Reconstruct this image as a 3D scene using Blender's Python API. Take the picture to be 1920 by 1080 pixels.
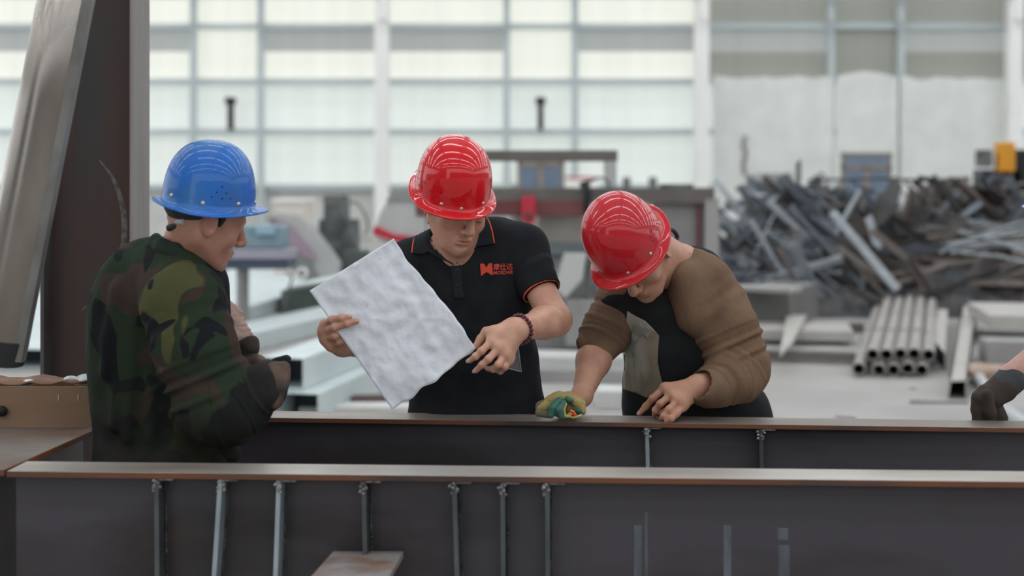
import bpy, bmesh, math, random
import numpy as np
from mathutils import Vector, Matrix, noise as mnoise
from mathutils.bvhtree import BVHTree
from mathutils.geometry import delaunay_2d_cdt, tessellate_polygon
random.seed(7)
for o in list(bpy.data.objects): bpy.data.objects.remove(o)
SC = bpy.context.scene
COL = SC.collection
# ------------------------------------------------------------------ camera
F = 2666.7; HZ = 340.0; CZ = 1.6            # focal length in pixels, horizon row, eye height
cam_d = bpy.data.cameras.new('camera'); cam = bpy.data.objects.new('camera', cam_d); COL.objects.link(cam)
cam.location = (0, 0, CZ); cam.rotation_euler = (math.pi/2, 0, 0)
cam_d.lens = 50; cam_d.sensor_width = 36; cam_d.shift_y = -(540-HZ)/1920
cam_d.clip_end = 300; cam_d.clip_start = .05
cam_d.dof.use_dof = True; cam_d.dof.focus_distance = 3.72; cam_d.dof.aperture_fstop = 2.0; cam_d.dof.aperture_blades = 9
SC.camera = cam
# ------------------------------------------------------------------ world and exposure
W = bpy.data.worlds.new('sky'); SC.world = W; W.use_nodes = True
bg = W.node_tree.nodes['Background']; bg.inputs[0].default_value = (.92, .97, 1.0, 1); bg.inputs[1].default_value = 1.7
SC.view_settings.view_transform = 'Standard'; SC.view_settings.look = 'None'
SC.view_settings.gamma = 1; SC.view_settings.use_curve_mapping = False
SC.view_settings.exposure = 0.0
try:
    SC.cycles.use_denoising = True
    SC.cycles.max_bounces = 8
except Exception: pass
SKYLIGHT = 11.0      # brightness of the roof's skylight panels

# ------------------------------------------------------------------ materials
def mat(name, c1, c2=None, rough=.6, metal=0., scale=8., lo=.35, hi=.65, bump=0., bscale=None, bdist=.01,
        coat=0., stretch=(1,1,1), c3=None, s3=2., lo3=.55, hi3=.7, spec=.5, detail=6, r2=None, attr=False, sss=0., bw=None):
    m = bpy.data.materials.new(name); m.use_nodes = True; nt = m.node_tree; N = nt.nodes; L = nt.links
    b = N['Principled BSDF']
    b.inputs['Roughness'].default_value = rough; b.inputs['Metallic'].default_value = metal
    b.inputs['Specular IOR Level'].default_value = spec
    b.inputs['Coat Weight'].default_value = coat; b.inputs['Coat Roughness'].default_value = .05
    if sss:
        b.inputs['Subsurface Weight'].default_value = sss; b.inputs['Subsurface Radius'].default_value = (.012,.004,.002)
        b.inputs['Subsurface Scale'].default_value = 1
    tc = N.new('ShaderNodeTexCoord'); mp = N.new('ShaderNodeMapping'); mp.inputs['Scale'].default_value = stretch
    L.new(tc.outputs['Object'], mp.inputs[0])
    def ramp(sc_, lo_, hi_, det=detail, off=0):
        n = N.new('ShaderNodeTexNoise'); n.inputs['Scale'].default_value = sc_; n.inputs['Detail'].default_value = det
        r = N.new('ShaderNodeMapRange'); r.inputs[1].default_value = lo_; r.inputs[2].default_value = hi_
        if off:
            a = N.new('ShaderNodeVectorMath'); a.operation = 'ADD'; a.inputs[1].default_value = (off,off*1.7,-off)
            L.new(mp.outputs[0], a.inputs[0]); L.new(a.outputs[0], n.inputs['Vector'])
        else: L.new(mp.outputs[0], n.inputs['Vector'])
        L.new(n.outputs['Fac'], r.inputs[0]); return r.outputs[0]
    col = None
    def mix(a, bcol, f, mode='MIX'):
        x = N.new('ShaderNodeMix'); x.data_type = 'RGBA'; x.blend_type = mode
        for k, v in ((6, a), (7, bcol)):
            if isinstance(v, tuple): x.inputs[k].default_value = (*v, 1)
            else: L.new(v, x.inputs[k])
        if isinstance(f, float): x.inputs[0].default_value = f
        else: L.new(f, x.inputs[0])
        return x.outputs[2]
    base = c1
    if attr:
        at = N.new('ShaderNodeAttribute'); at.attribute_name = 'col'; base = at.outputs['Color']
        if c2: base = mix(base, mix(base, c2, 1.0, 'MULTIPLY'), ramp(scale, lo, hi))
        L.new(base, b.inputs['Base Color'])
    else:
        f1 = ramp(scale, lo, hi) if c2 else None
        if c2: base = mix(c1, c2, f1)
        if c3: base = mix(base, c3, ramp(s3, lo3, hi3, off=3.1))
        if isinstance(base, tuple): b.inputs['Base Color'].default_value = (*base, 1)
        else: L.new(base, b.inputs['Base Color'])
        if r2 is not None and f1 is not None:
            mr = N.new('ShaderNodeMapRange'); mr.inputs[3].default_value = rough; mr.inputs[4].default_value = r2
            L.new(f1, mr.inputs[0]); L.new(mr.outputs[0], b.inputs['Roughness'])
    if bump:
        n = N.new('ShaderNodeTexNoise'); n.inputs['Scale'].default_value = bscale or scale*3; n.inputs['Detail'].default_value = 5
        L.new(mp.outputs[0], n.inputs['Vector'])
        bp = N.new('ShaderNodeBump'); bp.inputs['Strength'].default_value = bump; bp.inputs['Distance'].default_value = bdist
        L.new(n.outputs['Fac'], bp.inputs['Height']); L.new(bp.outputs[0], b.inputs['Normal'])
    return m
def emis(name, c, s):
    m = bpy.data.materials.new(name); m.use_nodes = True
    b = m.node_tree.nodes['Principled BSDF']; b.inputs['Base Color'].default_value = (.8,.8,.8,1)
    b.inputs['Emission Color'].default_value = (*c,1); b.inputs['Emission Strength'].default_value = s
    return m
def sheet(name, c, trans, stripe=.0):       # translucent wall sheeting that passes daylight
    m = bpy.data.materials.new(name); m.use_nodes = True; nt = m.node_tree; N = nt.nodes; L = nt.links
    out = N['Material Output']; N.remove(N['Principled BSDF'])
    d = N.new('ShaderNodeBsdfDiffuse'); t = N.new('ShaderNodeBsdfTranslucent'); x = N.new('ShaderNodeMixShader')
    x.inputs[0].default_value = trans
    tc = N.new('ShaderNodeTexCoord'); w = N.new('ShaderNodeTexNoise'); mp = N.new('ShaderNodeMapping')
    mp.inputs['Scale'].default_value = (1, 1, .02); w.inputs['Scale'].default_value = 3.0
    L.new(tc.outputs['Object'], mp.inputs[0]); L.new(mp.outputs[0], w.inputs['Vector'])
    mx = N.new('ShaderNodeMix'); mx.data_type = 'RGBA'; mx.inputs[6].default_value = (*c, 1); mx.inputs[7].default_value = (*[v*.86 for v in c], 1)
    L.new(w.outputs['Fac'], mx.inputs[0])
    L.new(mx.outputs[2], d.inputs[0]); L.new(mx.outputs[2], t.inputs[0])
    L.new(d.outputs[0], x.inputs[1]); L.new(t.outputs[0], x.inputs[2]); L.new(x.outputs[0], out.inputs[0])
    return m
def camo(name):
    m = mat(name, (.05,.07,.04), spec=.12, rough=.85, bump=.35, bscale=60, bdist=.004); nt = m.node_tree; N = nt.nodes; L = nt.links
    b = N['Principled BSDF']; tc = N.new('ShaderNodeTexCoord')
    def blot(seed, sc_, th, sx=1.):
        mp = N.new('ShaderNodeMapping'); mp.inputs['Location'].default_value = (seed, seed*2.3, -seed); mp.inputs['Scale'].default_value = (sx, 1, .75)
        n = N.new('ShaderNodeTexNoise'); n.inputs['Scale'].default_value = sc_; n.inputs['Detail'].default_value = 1.6; n.inputs['Distortion'].default_value = .9
        r = N.new('ShaderNodeMapRange'); r.inputs[1].default_value = th; r.inputs[2].default_value = th+.018
        L.new(tc.outputs['Object'], mp.inputs[0]); L.new(mp.outputs[0], n.inputs['Vector']); L.new(n.outputs['Fac'], r.inputs[0]); return r.outputs[0]
    cur = (.020,.032,.018)
    for seed, sc_, th, c in ((1.3,7,.53,(.009,.010,.012)), (5.1,6,.55,(.042,.029,.022)), (9.7,7,.60,(.066,.066,.027)), (3.3, 11, .63, (.010,.011,.012))):
        x = N.new('ShaderNodeMix'); x.data_type = 'RGBA'; L.new(blot(seed, sc_, th), x.inputs[0])
        if isinstance(cur, tuple): x.inputs[6].default_value = (*cur, 1)
        else: L.new(cur, x.inputs[6])
        x.inputs[7].default_value = (*c, 1); cur = x.outputs[2]
    # ground-in dirt over the sleeves and the lower half
    sp = N.new('ShaderNodeSeparateXYZ'); L.new(tc.outputs['Object'], sp.inputs[0])
    n = N.new('ShaderNodeTexNoise'); n.inputs['Scale'].default_value = 5; L.new(tc.outputs['Object'], n.inputs['Vector'])
    a = N.new('ShaderNodeMath'); a.operation = 'MULTIPLY_ADD'; a.inputs[1].default_value = .35; L.new(n.outputs['Fac'], a.inputs[0]); L.new(sp.outputs[2], a.inputs[2])
    r = N.new('ShaderNodeMapRange'); r.inputs[1].default_value = 1.38; r.inputs[2].default_value = 1.15; r.inputs[4].default_value = .88; L.new(a.outputs[0], r.inputs[0])
    x = N.new('ShaderNodeMix'); x.data_type = 'RGBA'; L.new(r.outputs[0], x.inputs[0]); L.new(cur, x.inputs[6]); x.inputs[7].default_value = (.022,.021,.018,1)
    L.new(x.outputs[2], b.inputs['Base Color']); return m
M = {}
M['floor'] = mat('floor_concrete', (.325,.31,.29), (.395,.38,.36), rough=.6, scale=.9, c3=(.26,.255,.245), s3=.35, bump=.1)
M['cream'] = sheet('cream_sheeting', (.92,.90,.80), .42)
M['cool'] = sheet('cool_sheeting', (.84,.86,.81), .34)
M['greyband'] = sheet('grey_band_sheeting', (.50,.51,.49), .25)
M['tan'] = sheet('tan_sheeting', (.44,.44,.39), .10)
M['whitesheet'] = mat('white_sheet', (.78,.79,.76), (.68,.70,.67), rough=.7, scale=1.2)
M['girt'] = mat('girt_paint', (.50,.55,.56), rough=.6)
M['colwhite'] = mat('column_paint', (.92,.91,.88), (.86,.85,.83), rough=.5, scale=1)
M['brick'] = mat('plaster_low_wall', (.70,.69,.66), (.60,.59,.57), rough=.9, scale=1.5)
M['ceil'] = mat('roof_sheet', (.13,.14,.145), rough=.8)
M['darkwall'] = mat('near_wall', (.12,.125,.13), rough=.9)
M['skyl'] = emis('skylight_panel', (.93,.97,1.0), SKYLIGHT)
M['mill'] = mat('mill_scale_steel', (.064,.057,.066), (.027,.022,.021), lo=.44, hi=.60, rough=.5, metal=.3, scale=2.4, c3=(.085,.036,.024), s3=3.2, lo3=.57, hi3=.75, bump=.25, bscale=35, bdist=.002, stretch=(.5,1,1.4))
M['flange'] = mat('flange_steel', (.52,.48,.43), (.30,.25,.21), rough=.4, metal=.5, scale=5, lo=.38, hi=.66, c3=(.42,.40,.37), s3=3, bump=.15, bscale=60, bdist=.001, stretch=(.35,1,1))  # colour lightened to carry the bright background's grazing reflection
M['flange_far'] = mat('flange_steel_dull', (.22,.18,.155), (.36,.32,.29), rough=.45, metal=.5, scale=5, lo=.42, hi=.72, bump=.15, bscale=60, bdist=.001, stretch=(.35,1,1))
M['rustedge'] = mat('rusted_flange_edge', (.16,.06,.028), (.055,.035,.03), rough=.75, metal=.1, scale=4, lo=.42, hi=.6, c3=(.24,.075,.02), s3=1.6, lo3=.5, hi3=.66, stretch=(.5,1,1))
M['stiff'] = mat('ground_steel', (.115,.125,.13), (.075,.08,.085), rough=.42, metal=.55, scale=8)
M['stiffb'] = mat('bright_ground_steel', (.42,.48,.51), (.30,.35,.38), rough=.4, metal=.5, scale=9)
M['weld'] = mat('weld_metal', (.34,.33,.32), (.12,.11,.11), rough=.45, metal=.6, scale=60, bump=.6, bscale=140, bdist=.003)
M['bead'] = mat('weld_bead', (.085,.09,.095), (.035,.035,.04), rough=.55, metal=.4, scale=45, bump=.6, bscale=120, bdist=.003)
M['grind'] = mat('grinding_mark', (.16,.185,.21), (.09,.095,.105), rough=.4, metal=.5, scale=18, lo=.35, hi=.6, stretch=(1,1,.4))
M['colrust'] = mat('rusty_column_web', (.042,.038,.038), (.07,.034,.024), rough=.7, metal=.2, scale=3, stretch=(2.2,2.2,.25), c3=(.10,.036,.018), s3=3.2, lo3=.6, hi3=.8, bump=.2, bscale=40, bdist=.002)
M['colface'] = mat('column_flange_face', (.27,.25,.24), (.21,.19,.185), rough=.6, metal=.3, scale=4, stretch=(3,3,.4))
M['coledge'] = mat('column_rust_edge', (.10,.032,.016), (.05,.026,.02), rough=.85, scale=6)
M['zinc'] = mat('bright_steel_tube', (.36,.33,.30), (.24,.20,.175), rough=.24, metal=.9, scale=5, lo=.4, hi=.65, c3=(.30,.15,.08), s3=2.4, lo3=.60, hi3=.8, bump=.05, bscale=40, bdist=.001, stretch=(1,1,.35), r2=.36)
M['zincflat'] = mat('bright_steel_fin', (.30,.30,.29), (.20,.19,.18), rough=.4, metal=.7, scale=9, bump=.3, bscale=50, bdist=.002)
M['galv'] = mat('galvanised_tube', (.56,.63,.64), (.64,.70,.70), rough=.5, metal=.35, scale=3)
M['galvin'] = mat('tube_shade', (.02,.028,.035), rough=.7)
M['black'] = mat('black_rubber', (.012,.012,.013), rough=.7)
M['boxcard'] = mat('cardboard', (.255,.16,.10), (.21,.13,.078), rough=.85, scale=7, stretch=(.3,1,1.5), c3=(.17,.10,.06), s3=1.5)
M['boxtop'] = mat('cardboard_flap', (.23,.12,.07), (.15,.08,.05), rough=.85, scale=6)
M['plastic'] = mat('clear_bag', (.62,.63,.64), (.45,.46,.47), rough=.25, scale=25, bump=.6, bscale=50, bdist=.01)
M['chalk'] = mat('chalk_line', (.16,.155,.15), (.07,.066,.064), rough=.9, scale=40, lo=.4, hi=.6)
M['skinA'] = mat('skin_a', (.5,.3,.2), (.88,.80,.78), rough=.48, scale=30, bump=.12, bscale=90, bdist=.002, attr=True, sss=.12)
M['red'] = mat('red_helmet_shell', (.62,.006,.012), rough=.35, coat=.8, scale=4, spec=.2)
M['red2'] = mat('worn_red_helmet_shell', (.50,.008,.016), (.42,.03,.04), rough=.4, coat=.6, scale=14, lo=.5, hi=.8, spec=.25)
M['blue'] = mat('blue_helmet_shell', (.012,.13,.50), (.03,.12,.33), rough=.45, coat=.35, scale=9, lo=.42, hi=.7, spec=.3, c3=(.05,.19,.42), s3=7, lo3=.5, hi3=.72, bump=.05, bscale=40)
M['rivet'] = mat('rivet_metal', (.60,.55,.42), rough=.3, metal=.8)
M['hole'] = mat('vent_black', (.004,.004,.006), rough=.8)
M['strap'] = mat('helmet_webbing', (.015,.018,.022), rough=.7)
M['strapw'] = mat('ratchet_plastic', (.36,.42,.42), rough=.5)
M['hair'] = mat('black_hair', (.010,.009,.010), (.02,.018,.018), rough=.6, scale=90, bump=.5, bscale=150)
M['polo'] = mat('black_polo', (.012,.013,.016), (.017,.018,.021), spec=.15, rough=.85, scale=20, bump=.25, bscale=26, bdist=.006)
M['polocol'] = mat('black_collar', (.016,.019,.024), (.022,.026,.031), spec=.15, rough=.85, scale=30, bump=.2, bscale=200, bdist=.001)
M['orange'] = mat('orange_piping', (.85,.12,.03), rough=.7)
M['logo'] = mat('logo_print', (.62,.06,.03), rough=.7)
M['redpipe'] = mat('red_piping', (.55,.03,.03), rough=.7)
M['trouser'] = mat('dark_trousers', (.018,.019,.024), (.026,.027,.032), spec=.15, rough=.9, scale=12, bump=.2, bscale=30)
M['boot'] = mat('boot_leather', (.02,.018,.016), rough=.6)
M['blackshirt'] = mat('black_apron', (.012,.013,.014), (.018,.019,.020), spec=.15, rough=.8, scale=10, bump=.3, bscale=22, bdist=.006)
M['brown'] = mat('brown_jersey', (.20,.125,.080), (.15,.092,.058), spec=.15, rough=.9, scale=7, c3=(.08,.05,.034), s3=5, lo3=.56, hi3=.78, bump=.5, bscale=45, bdist=.005)
M['khaki'] = mat('khaki_patch', (.25,.215,.16), (.19,.155,.105), rough=.85, scale=14, c3=(.33,.31,.26), s3=6, lo3=.5, hi3=.62, stretch=(1,1,.35), bump=.3, bscale=25)
M['pale'] = mat('pale_print', (.32,.32,.28), (.22,.21,.18), rough=.85, scale=40, lo=.4, hi=.6)
M['camo'] = camo('woodland_camouflage')
M['camodark'] = mat('dark_green_collar', (.016,.026,.019), (.026,.04,.027), spec=.15, rough=.9, scale=16, bump=.25, bscale=40)
M['glovegrey'] = mat('grey_sooty_glove', (.030,.028,.028), (.018,.016,.016), spec=.15, rough=.85, scale=18, bump=.4, bscale=40, bdist=.006)
M['gloveleather'] = mat('brown_glove_leather', (.11,.065,.042), (.045,.030,.023), rough=.75, scale=22, lo=.4, hi=.62, bump=.4, bscale=50, bdist=.005)
M['bundle'] = mat('pinkish_cloth', (.44,.31,.26), (.34,.22,.185), rough=.85, scale=14, bump=.9, bscale=22, bdist=.02, stretch=(1,1,2))
M['darkrag'] = mat('dark_brown_glove', (.030,.019,.015), (.05,.033,.026), rough=.85, scale=14, bump=.4, bscale=34, bdist=.006)
M['knitcuff'] = mat('grey_knit_cuff', (.045,.045,.048), rough=.95, bump=.5, bscale=150, bdist=.002)
M['gyellow'] = mat('yellow_knit', (.46,.36,.13), (.34,.25,.10), rough=.95, scale=30, bump=.6, bscale=130, bdist=.003)
M['ggreen'] = mat('green_latex', (.022,.15,.105), (.06,.12,.09), rough=.55, scale=20, bump=.4, bscale=70, bdist=.003)
M['gbrown'] = mat('soiled_knit', (.20,.17,.10), (.12,.12,.075), rough=.9, scale=30, bump=.6, bscale=100, bdist=.003)
M['gorange'] = mat('orange_tab', (.85,.10,.02), rough=.6)
M['bead_red'] = mat('dark_red_beads', (.09,.008,.018), rough=.3, coat=.5)
M['bead_dark'] = mat('dark_wood_beads', (.025,.010,.010), rough=.4)
M['badge'] = mat('badge_card', (.11,.11,.105), rough=.3, coat=.6)
M['badgerim'] = mat('badge_holder', (.30,.30,.29), rough=.3)
M['white'] = mat('white_print', (.6,.6,.6), rough=.6)
M['nail'] = mat('fingernail', (.52,.33,.27), rough=.3)
M['lid'] = mat('eye_white', (.45,.40,.37), rough=.3)
def lin(r,g,b): return tuple(((v/255+.055)/1.055)**2.4 if v/255 > .04045 else v/255/12.92 for v in (r,g,b))

# ------------------------------------------------------------------ helpers
def P(px, py, Y): return Vector(((px-960)/F*Y, Y, CZ-(py-HZ)/F*Y))
def PZ(px, py, z): return P(px, py, (CZ-z)*F/(py-HZ))
def pix(p): return (960+p[0]/p[1]*F, HZ+(CZ-p[2])/p[1]*F)
def wl(o):
    v = Vector((0,0,0))
    while o: v = v+Vector(o.location); o = o.parent
    return v
def link(name, me, m, parent=None, origin=None):
    o = bpy.data.objects.new(name, me); COL.objects.link(o)
    for mm in (m if isinstance(m, (list, tuple)) else [m]): me.materials.append(mm)
    n = len(me.vertices)
    if n:
        co = np.empty(n*3, np.float32); me.vertices.foreach_get('co', co); co = co.reshape(-1, 3)
        if parent: off = wl(parent); o.parent = parent; 
        else: off = Vector(origin) if origin is not None else Vector(((co[:,0].min()+co[:,0].max())/2, (co[:,1].min()+co[:,1].max())/2, co[:,2].min()))
        if parent is None: o.location = off
        co = co - np.array(off, np.float32); me.vertices.foreach_set('co', co.ravel()); me.update()
    return o
def tag(o, label=None, cat=None, group=None, kind=None):
    if label: o['label'] = label
    if cat: o['category'] = cat
    if group: o['group'] = group
    if kind: o['kind'] = kind
    return o
def thing(name, label, cat, loc=(0,0,0), group=None):
    o = bpy.data.objects.new(name, None); COL.objects.link(o); o.location = loc; o.empty_display_size = .1
    return tag(o, label, cat, group)
class MB:
    def __init__(s): s.v = []; s.f = []; s.m = []
    def add(s, vs, fs, mi=0):
        n = len(s.v); s.v += [tuple(v) for v in vs]; s.f += [tuple(i+n for i in f) for f in fs]; s.m += [mi]*len(fs); return s
    def box(s, c, size, R=None, mi=0):
        c = Vector(c); hx, hy, hz = [x/2 for x in size]
        vs = [Vector((x*hx, y*hy, z*hz)) for x in (-1,1) for y in (-1,1) for z in (-1,1)]
        if R is not None: vs = [R @ v for v in vs]
        return s.add([v+c for v in vs], [(0,1,3,2),(4,6,7,5),(0,4,5,1),(2,3,7,6),(0,2,6,4),(1,5,7,3)], mi)
    def bb(s, x0, x1, y0, y1, z0, z1, mi=0): return s.box(((x0+x1)/2,(y0+y1)/2,(z0+z1)/2), (x1-x0,y1-y0,z1-z0), None, mi)
    def quad(s, x0, x1, y, z0, z1, mi=0): return s.add([(x0,y,z0),(x1,y,z0),(x1,y,z1),(x0,y,z1)], [(0,1,2,3)], mi)
    def prism(s, poly, ext, mi=0):           # poly: 3D points, ext: extrusion vector
        n = len(poly); ext = Vector(ext); a = [Vector(p) for p in poly]; b = [p+ext for p in a]
        tri = tessellate_polygon([a]); fs = [tuple(t) for t in tri] + [tuple(n+i for i in reversed(t)) for t in tri]
        fs += [(i, (i+1)%n, n+(i+1)%n, n+i) for i in range(n)]
        return s.add(a+b, fs, mi)
    def tube(s, pts, r, n=12, mi=0, caps=True):
        pts = [Vector(p) for p in pts]; rs = r if isinstance(r, (list, tuple)) else [r]*len(pts)
        vs = []; fs = []; up = None
        for i, p in enumerate(pts):
            t = (pts[min(i+1, len(pts)-1)]-pts[max(i-1, 0)]).normalized()
            if up is None: up = Vector((0,0,1)) if abs(t.z) < .9 else Vector((1,0,0))
            a = t.cross(up).normalized(); b = a.cross(t).normalized(); up = b
            for k in range(n):
                q = 2*math.pi*k/n; vs.append(p+(a*math.cos(q)+b*math.sin(q))*rs[i])
        for i in range(len(pts)-1):
            for k in range(n): fs.append((i*n+k, i*n+(k+1)%n, (i+1)*n+(k+1)%n, (i+1)*n+k))
        if caps: fs += [tuple(range(n-1, -1, -1)), tuple((len(pts)-1)*n+k for k in range(n))]
        return s.add(vs, fs, mi)
    def pipe(s, a, b, ro, ri, n=24, mi=0):
        a, b = Vector(a), Vector(b); t = (b-a).normalized(); u = t.cross(Vector((0,0,1)) if abs(t.z) < .9 else Vector((1,0,0))).normalized(); w = u.cross(t)
        vs = []
        for p, r in ((a,ro),(b,ro),(b,ri),(a,ri)):
            for k in range(n):
                q = 2*math.pi*k/n; vs.append(p+(u*math.cos(q)+w*math.sin(q))*r)
        fs = [(j*n+k, j*n+(k+1)%n, ((j+1)%4)*n+(k+1)%n, ((j+1)%4)*n+k) for j in range(4) for k in range(n)]
        return s.add(vs, fs, mi)
    def ball(s, c, r, n=12, mi=0, R=None):
        c = Vector(c); r = (r,r,r) if not isinstance(r, (list,tuple)) else r
        vs = [Vector((0,0,r[2]))]; fs = []; h = max(4, n//2)
        for i in range(1, h):
            for k in range(n):
                a = math.pi*i/h; q = 2*math.pi*k/n; vs.append(Vector((r[0]*math.sin(a)*math.cos(q), r[1]*math.sin(a)*math.sin(q), r[2]*math.cos(a))))
        vs.append(Vector((0,0,-r[2]))); l = len(vs)-1
        for k in range(n): fs.append((0, 1+k, 1+(k+1)%n)); fs.append((l, l-n+(k+1)%n, l-n+k))
        for i in range(h-2):
            for k in range(n): fs.append((1+i*n+k, 1+(i+1)*n+k, 1+(i+1)*n+(k+1)%n, 1+i*n+(k+1)%n))
        if R is not None: vs = [R@v for v in vs]
        return s.add([v+c for v in vs], fs, mi)
    def build(s, name, m, parent=None, smooth=False, bevel=0, origin=None):
        me = bpy.data.meshes.new(name); me.from_pydata(s.v, [], s.f)
        o = link(name, me, m, parent, origin)
        for p, i in zip(me.polygons, s.m): p.material_index = i
        bm = bmesh.new(); bm.from_mesh(me); bmesh.ops.recalc_face_normals(bm, faces=bm.faces); bm.to_mesh(me); bm.free()
        if smooth: me.shade_smooth()
        if bevel:
            bv = o.modifiers.new('bevel', 'BEVEL'); bv.width = bevel; bv.segments = 2; bv.limit_method = 'ANGLE'
        return o
def smooth_by_angle(o, ang=40):
    me = o.data; me.shade_smooth()
    bm = bmesh.new(); bm.from_mesh(me)
    for e in bm.edges:
        if len(e.link_faces) == 2 and e.calc_face_angle(0) > math.radians(ang): e.smooth = False
    bm.to_mesh(me); bm.free(); return o

# ------------------------------------------------------------------ implicit surfaces (smooth unions of limbs), meshed with surface nets
class SDF:
    def __init__(s, lo, hi, h, fine=None):
        # fine = (lo, hi, h) region meshed more finely; axes are non-uniform
        s.ax = []
        for i in range(3):
            c = [lo[i]]
            while c[-1] < hi[i]:
                st = h
                if fine:
                    for fl, fh, hh in fine:
                        if fl[i] <= c[-1] <= fh[i]: st = min(st, hh)
                c.append(c[-1]+st)
            s.ax.append(np.array(c, np.float64))
        s.V = np.full([len(a) for a in s.ax], .3, np.float32); s.fr = None
    def frame(s, c=None, R=None): s.fr = None if c is None else (np.array(c), np.array(R)); return s
    def w(s, p):
        p = np.array(p, float)
        return p if s.fr is None else s.fr[0]+s.fr[1]@p
    def _sub(s, lo, hi):
        sl = tuple(slice(max(0, np.searchsorted(s.ax[i], lo[i])), np.searchsorted(s.ax[i], hi[i])) for i in range(3))
        g = [s.ax[0][sl[0]][:,None,None], s.ax[1][sl[1]][None,:,None], s.ax[2][sl[2]][None,None,:]]
        return sl, g
    def _put(s, sl, d, k, cut):
        d = d.astype(np.float32)
        if min(d.shape) == 0: return s
        a = s.V[sl]
        if cut: a, d = -a, d
        if k > 0:
            h = np.maximum(k-np.abs(a-d), 0)/k; r = np.minimum(a, d)-h*h*k*.25
        else: r = np.minimum(a, d)
        s.V[sl] = -r if cut else r
        return s
    def cap(s, a, b, ra, rb=None, k=.02, cut=False, flat=None, fold=None):
        rb = ra if rb is None else rb; a, b = s.w(a), s.w(b)
        rm = max(ra, rb); fx = 1.
        if flat is not None:
            nx = np.array(flat[0], float); nx /= np.linalg.norm(nx)
            if s.fr is not None: nx = s.fr[1]@nx
            fx = flat[1]; rm = max(rm, rm/fx)
        pad = rm+k+.02
        sl, g = s._sub(np.minimum(a,b)-pad, np.maximum(a,b)+pad)
        q = [g[i]-a[i] for i in range(3)]; ba = b-a
        if flat is not None:
            dn = q[0]*nx[0]+q[1]*nx[1]+q[2]*nx[2]; q = [q[i]+(fx-1)*dn*nx[i] for i in range(3)]
            ba = ba+(fx-1)*(ba@nx)*nx
        L2 = max(ba@ba, 1e-9); h = np.clip((q[0]*ba[0]+q[1]*ba[1]+q[2]*ba[2])/L2, 0, 1)
        d = np.sqrt(sum((q[i]-ba[i]*h)**2 for i in range(3)))-(ra+(rb-ra)*h)
        if fold: 
            amp, n, ph, tw = fold; L = math.sqrt(L2)
            s1 = h*L; rad = (q[0]*.7+q[2]*.7+q[1]*.4)
            d = d - amp*(np.sin(2*np.pi*(n*h)+ph+tw*rad/.05)*.6+.4*np.sin(2*np.pi*n*1.73*h+2.1+tw*1.4*rad/.05)+.2)
        return s._put(sl, d, k, cut)
    def ell(s, c, r, k=.015, cut=False, R=None):
        c = s.w(c); Rm = np.eye(3) if R is None else np.array(R)
        if s.fr is not None: Rm = s.fr[1]@Rm
        r = np.array(r, float) if not np.isscalar(r) else np.full(3, float(r))
        pad = r.max()+k+.02; sl, g = s._sub(c-pad, c+pad)
        q = [g[i]-c[i] for i in range(3)]
        l = [q[0]*Rm[0,i]+q[1]*Rm[1,i]+q[2]*Rm[2,i] for i in range(3)]
        k0 = np.sqrt(sum((l[i]/r[i])**2 for i in range(3))); k1 = np.sqrt(sum((l[i]/r[i]**2)**2 for i in range(3)))+1e-9
        return s._put(sl, k0*(k0-1)/k1, k, cut)
    def chain(s, pts, rs, k=.012, **kw):
        for i in range(len(pts)-1): s.cap(pts[i], pts[i+1], rs[i], rs[i+1], k, **kw)
        return s
    def disp(s, fn):
        m = np.abs(s.V) < .035; i, j, k = np.nonzero(m)
        s.V[m] += fn(s.ax[0][i], s.ax[1][j], s.ax[2][k]).astype(np.float32); return s
    def below(s, zc):       # clip everything above / under a plane: keep z > zc
        s.V = np.maximum(s.V, (zc-s.ax[2])[None,None,:].astype(np.float32)); return s
    def halfcut(s, p, n, k=0.0):   # keep the side the normal points away from
        p = s.w(p); n = np.array(n, float); n /= np.linalg.norm(n)
        d = ((s.ax[0]-p[0])[:,None,None]*n[0]+(s.ax[1]-p[1])[None,:,None]*n[1]+(s.ax[2]-p[2])[None,None,:]*n[2]).astype(np.float32)
        s.V = np.maximum(s.V, d); return s
    def mesh(s):
        V = s.V; ax = s.ax; nx, ny, nz = V.shape; O = V < 0
        cnt = np.zeros((nx-1,ny-1,nz-1), np.int8)
        cor = [(a,b,c) for a in (0,1) for b in (0,1) for c in (0,1)]
        for a,b,c in cor: cnt += O[a:nx-1+a, b:ny-1+b, c:nz-1+c]
        act = (cnt > 0) & (cnt < 8); I, J, K = np.nonzero(act)
        idx = np.full(act.shape, -1, np.int32); idx[I,J,K] = np.arange(len(I))
        pos = np.zeros((len(I),3)); num = np.zeros(len(I))
        for a in cor:
            for d in range(3):
                if a[d]: continue
                b = list(a); b[d] = 1
                va = V[I+a[0],J+a[1],K+a[2]]; vb = V[I+b[0],J+b[1],K+b[2]]; m = (va<0) != (vb<0)
                t = np.where(m, va/np.where(va==vb, 1, va-vb), 0)
                pa = [ax[0][I+a[0]], ax[1][J+a[1]], ax[2][K+a[2]]]; pb = [ax[0][I+b[0]], ax[1][J+b[1]], ax[2][K+b[2]]]
                for q in range(3): pos[:,q] += np.where(m, pa[q]+(pb[q]-pa[q])*t, 0)
                num += m
        pos /= num[:,None]
        fs = []
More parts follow.
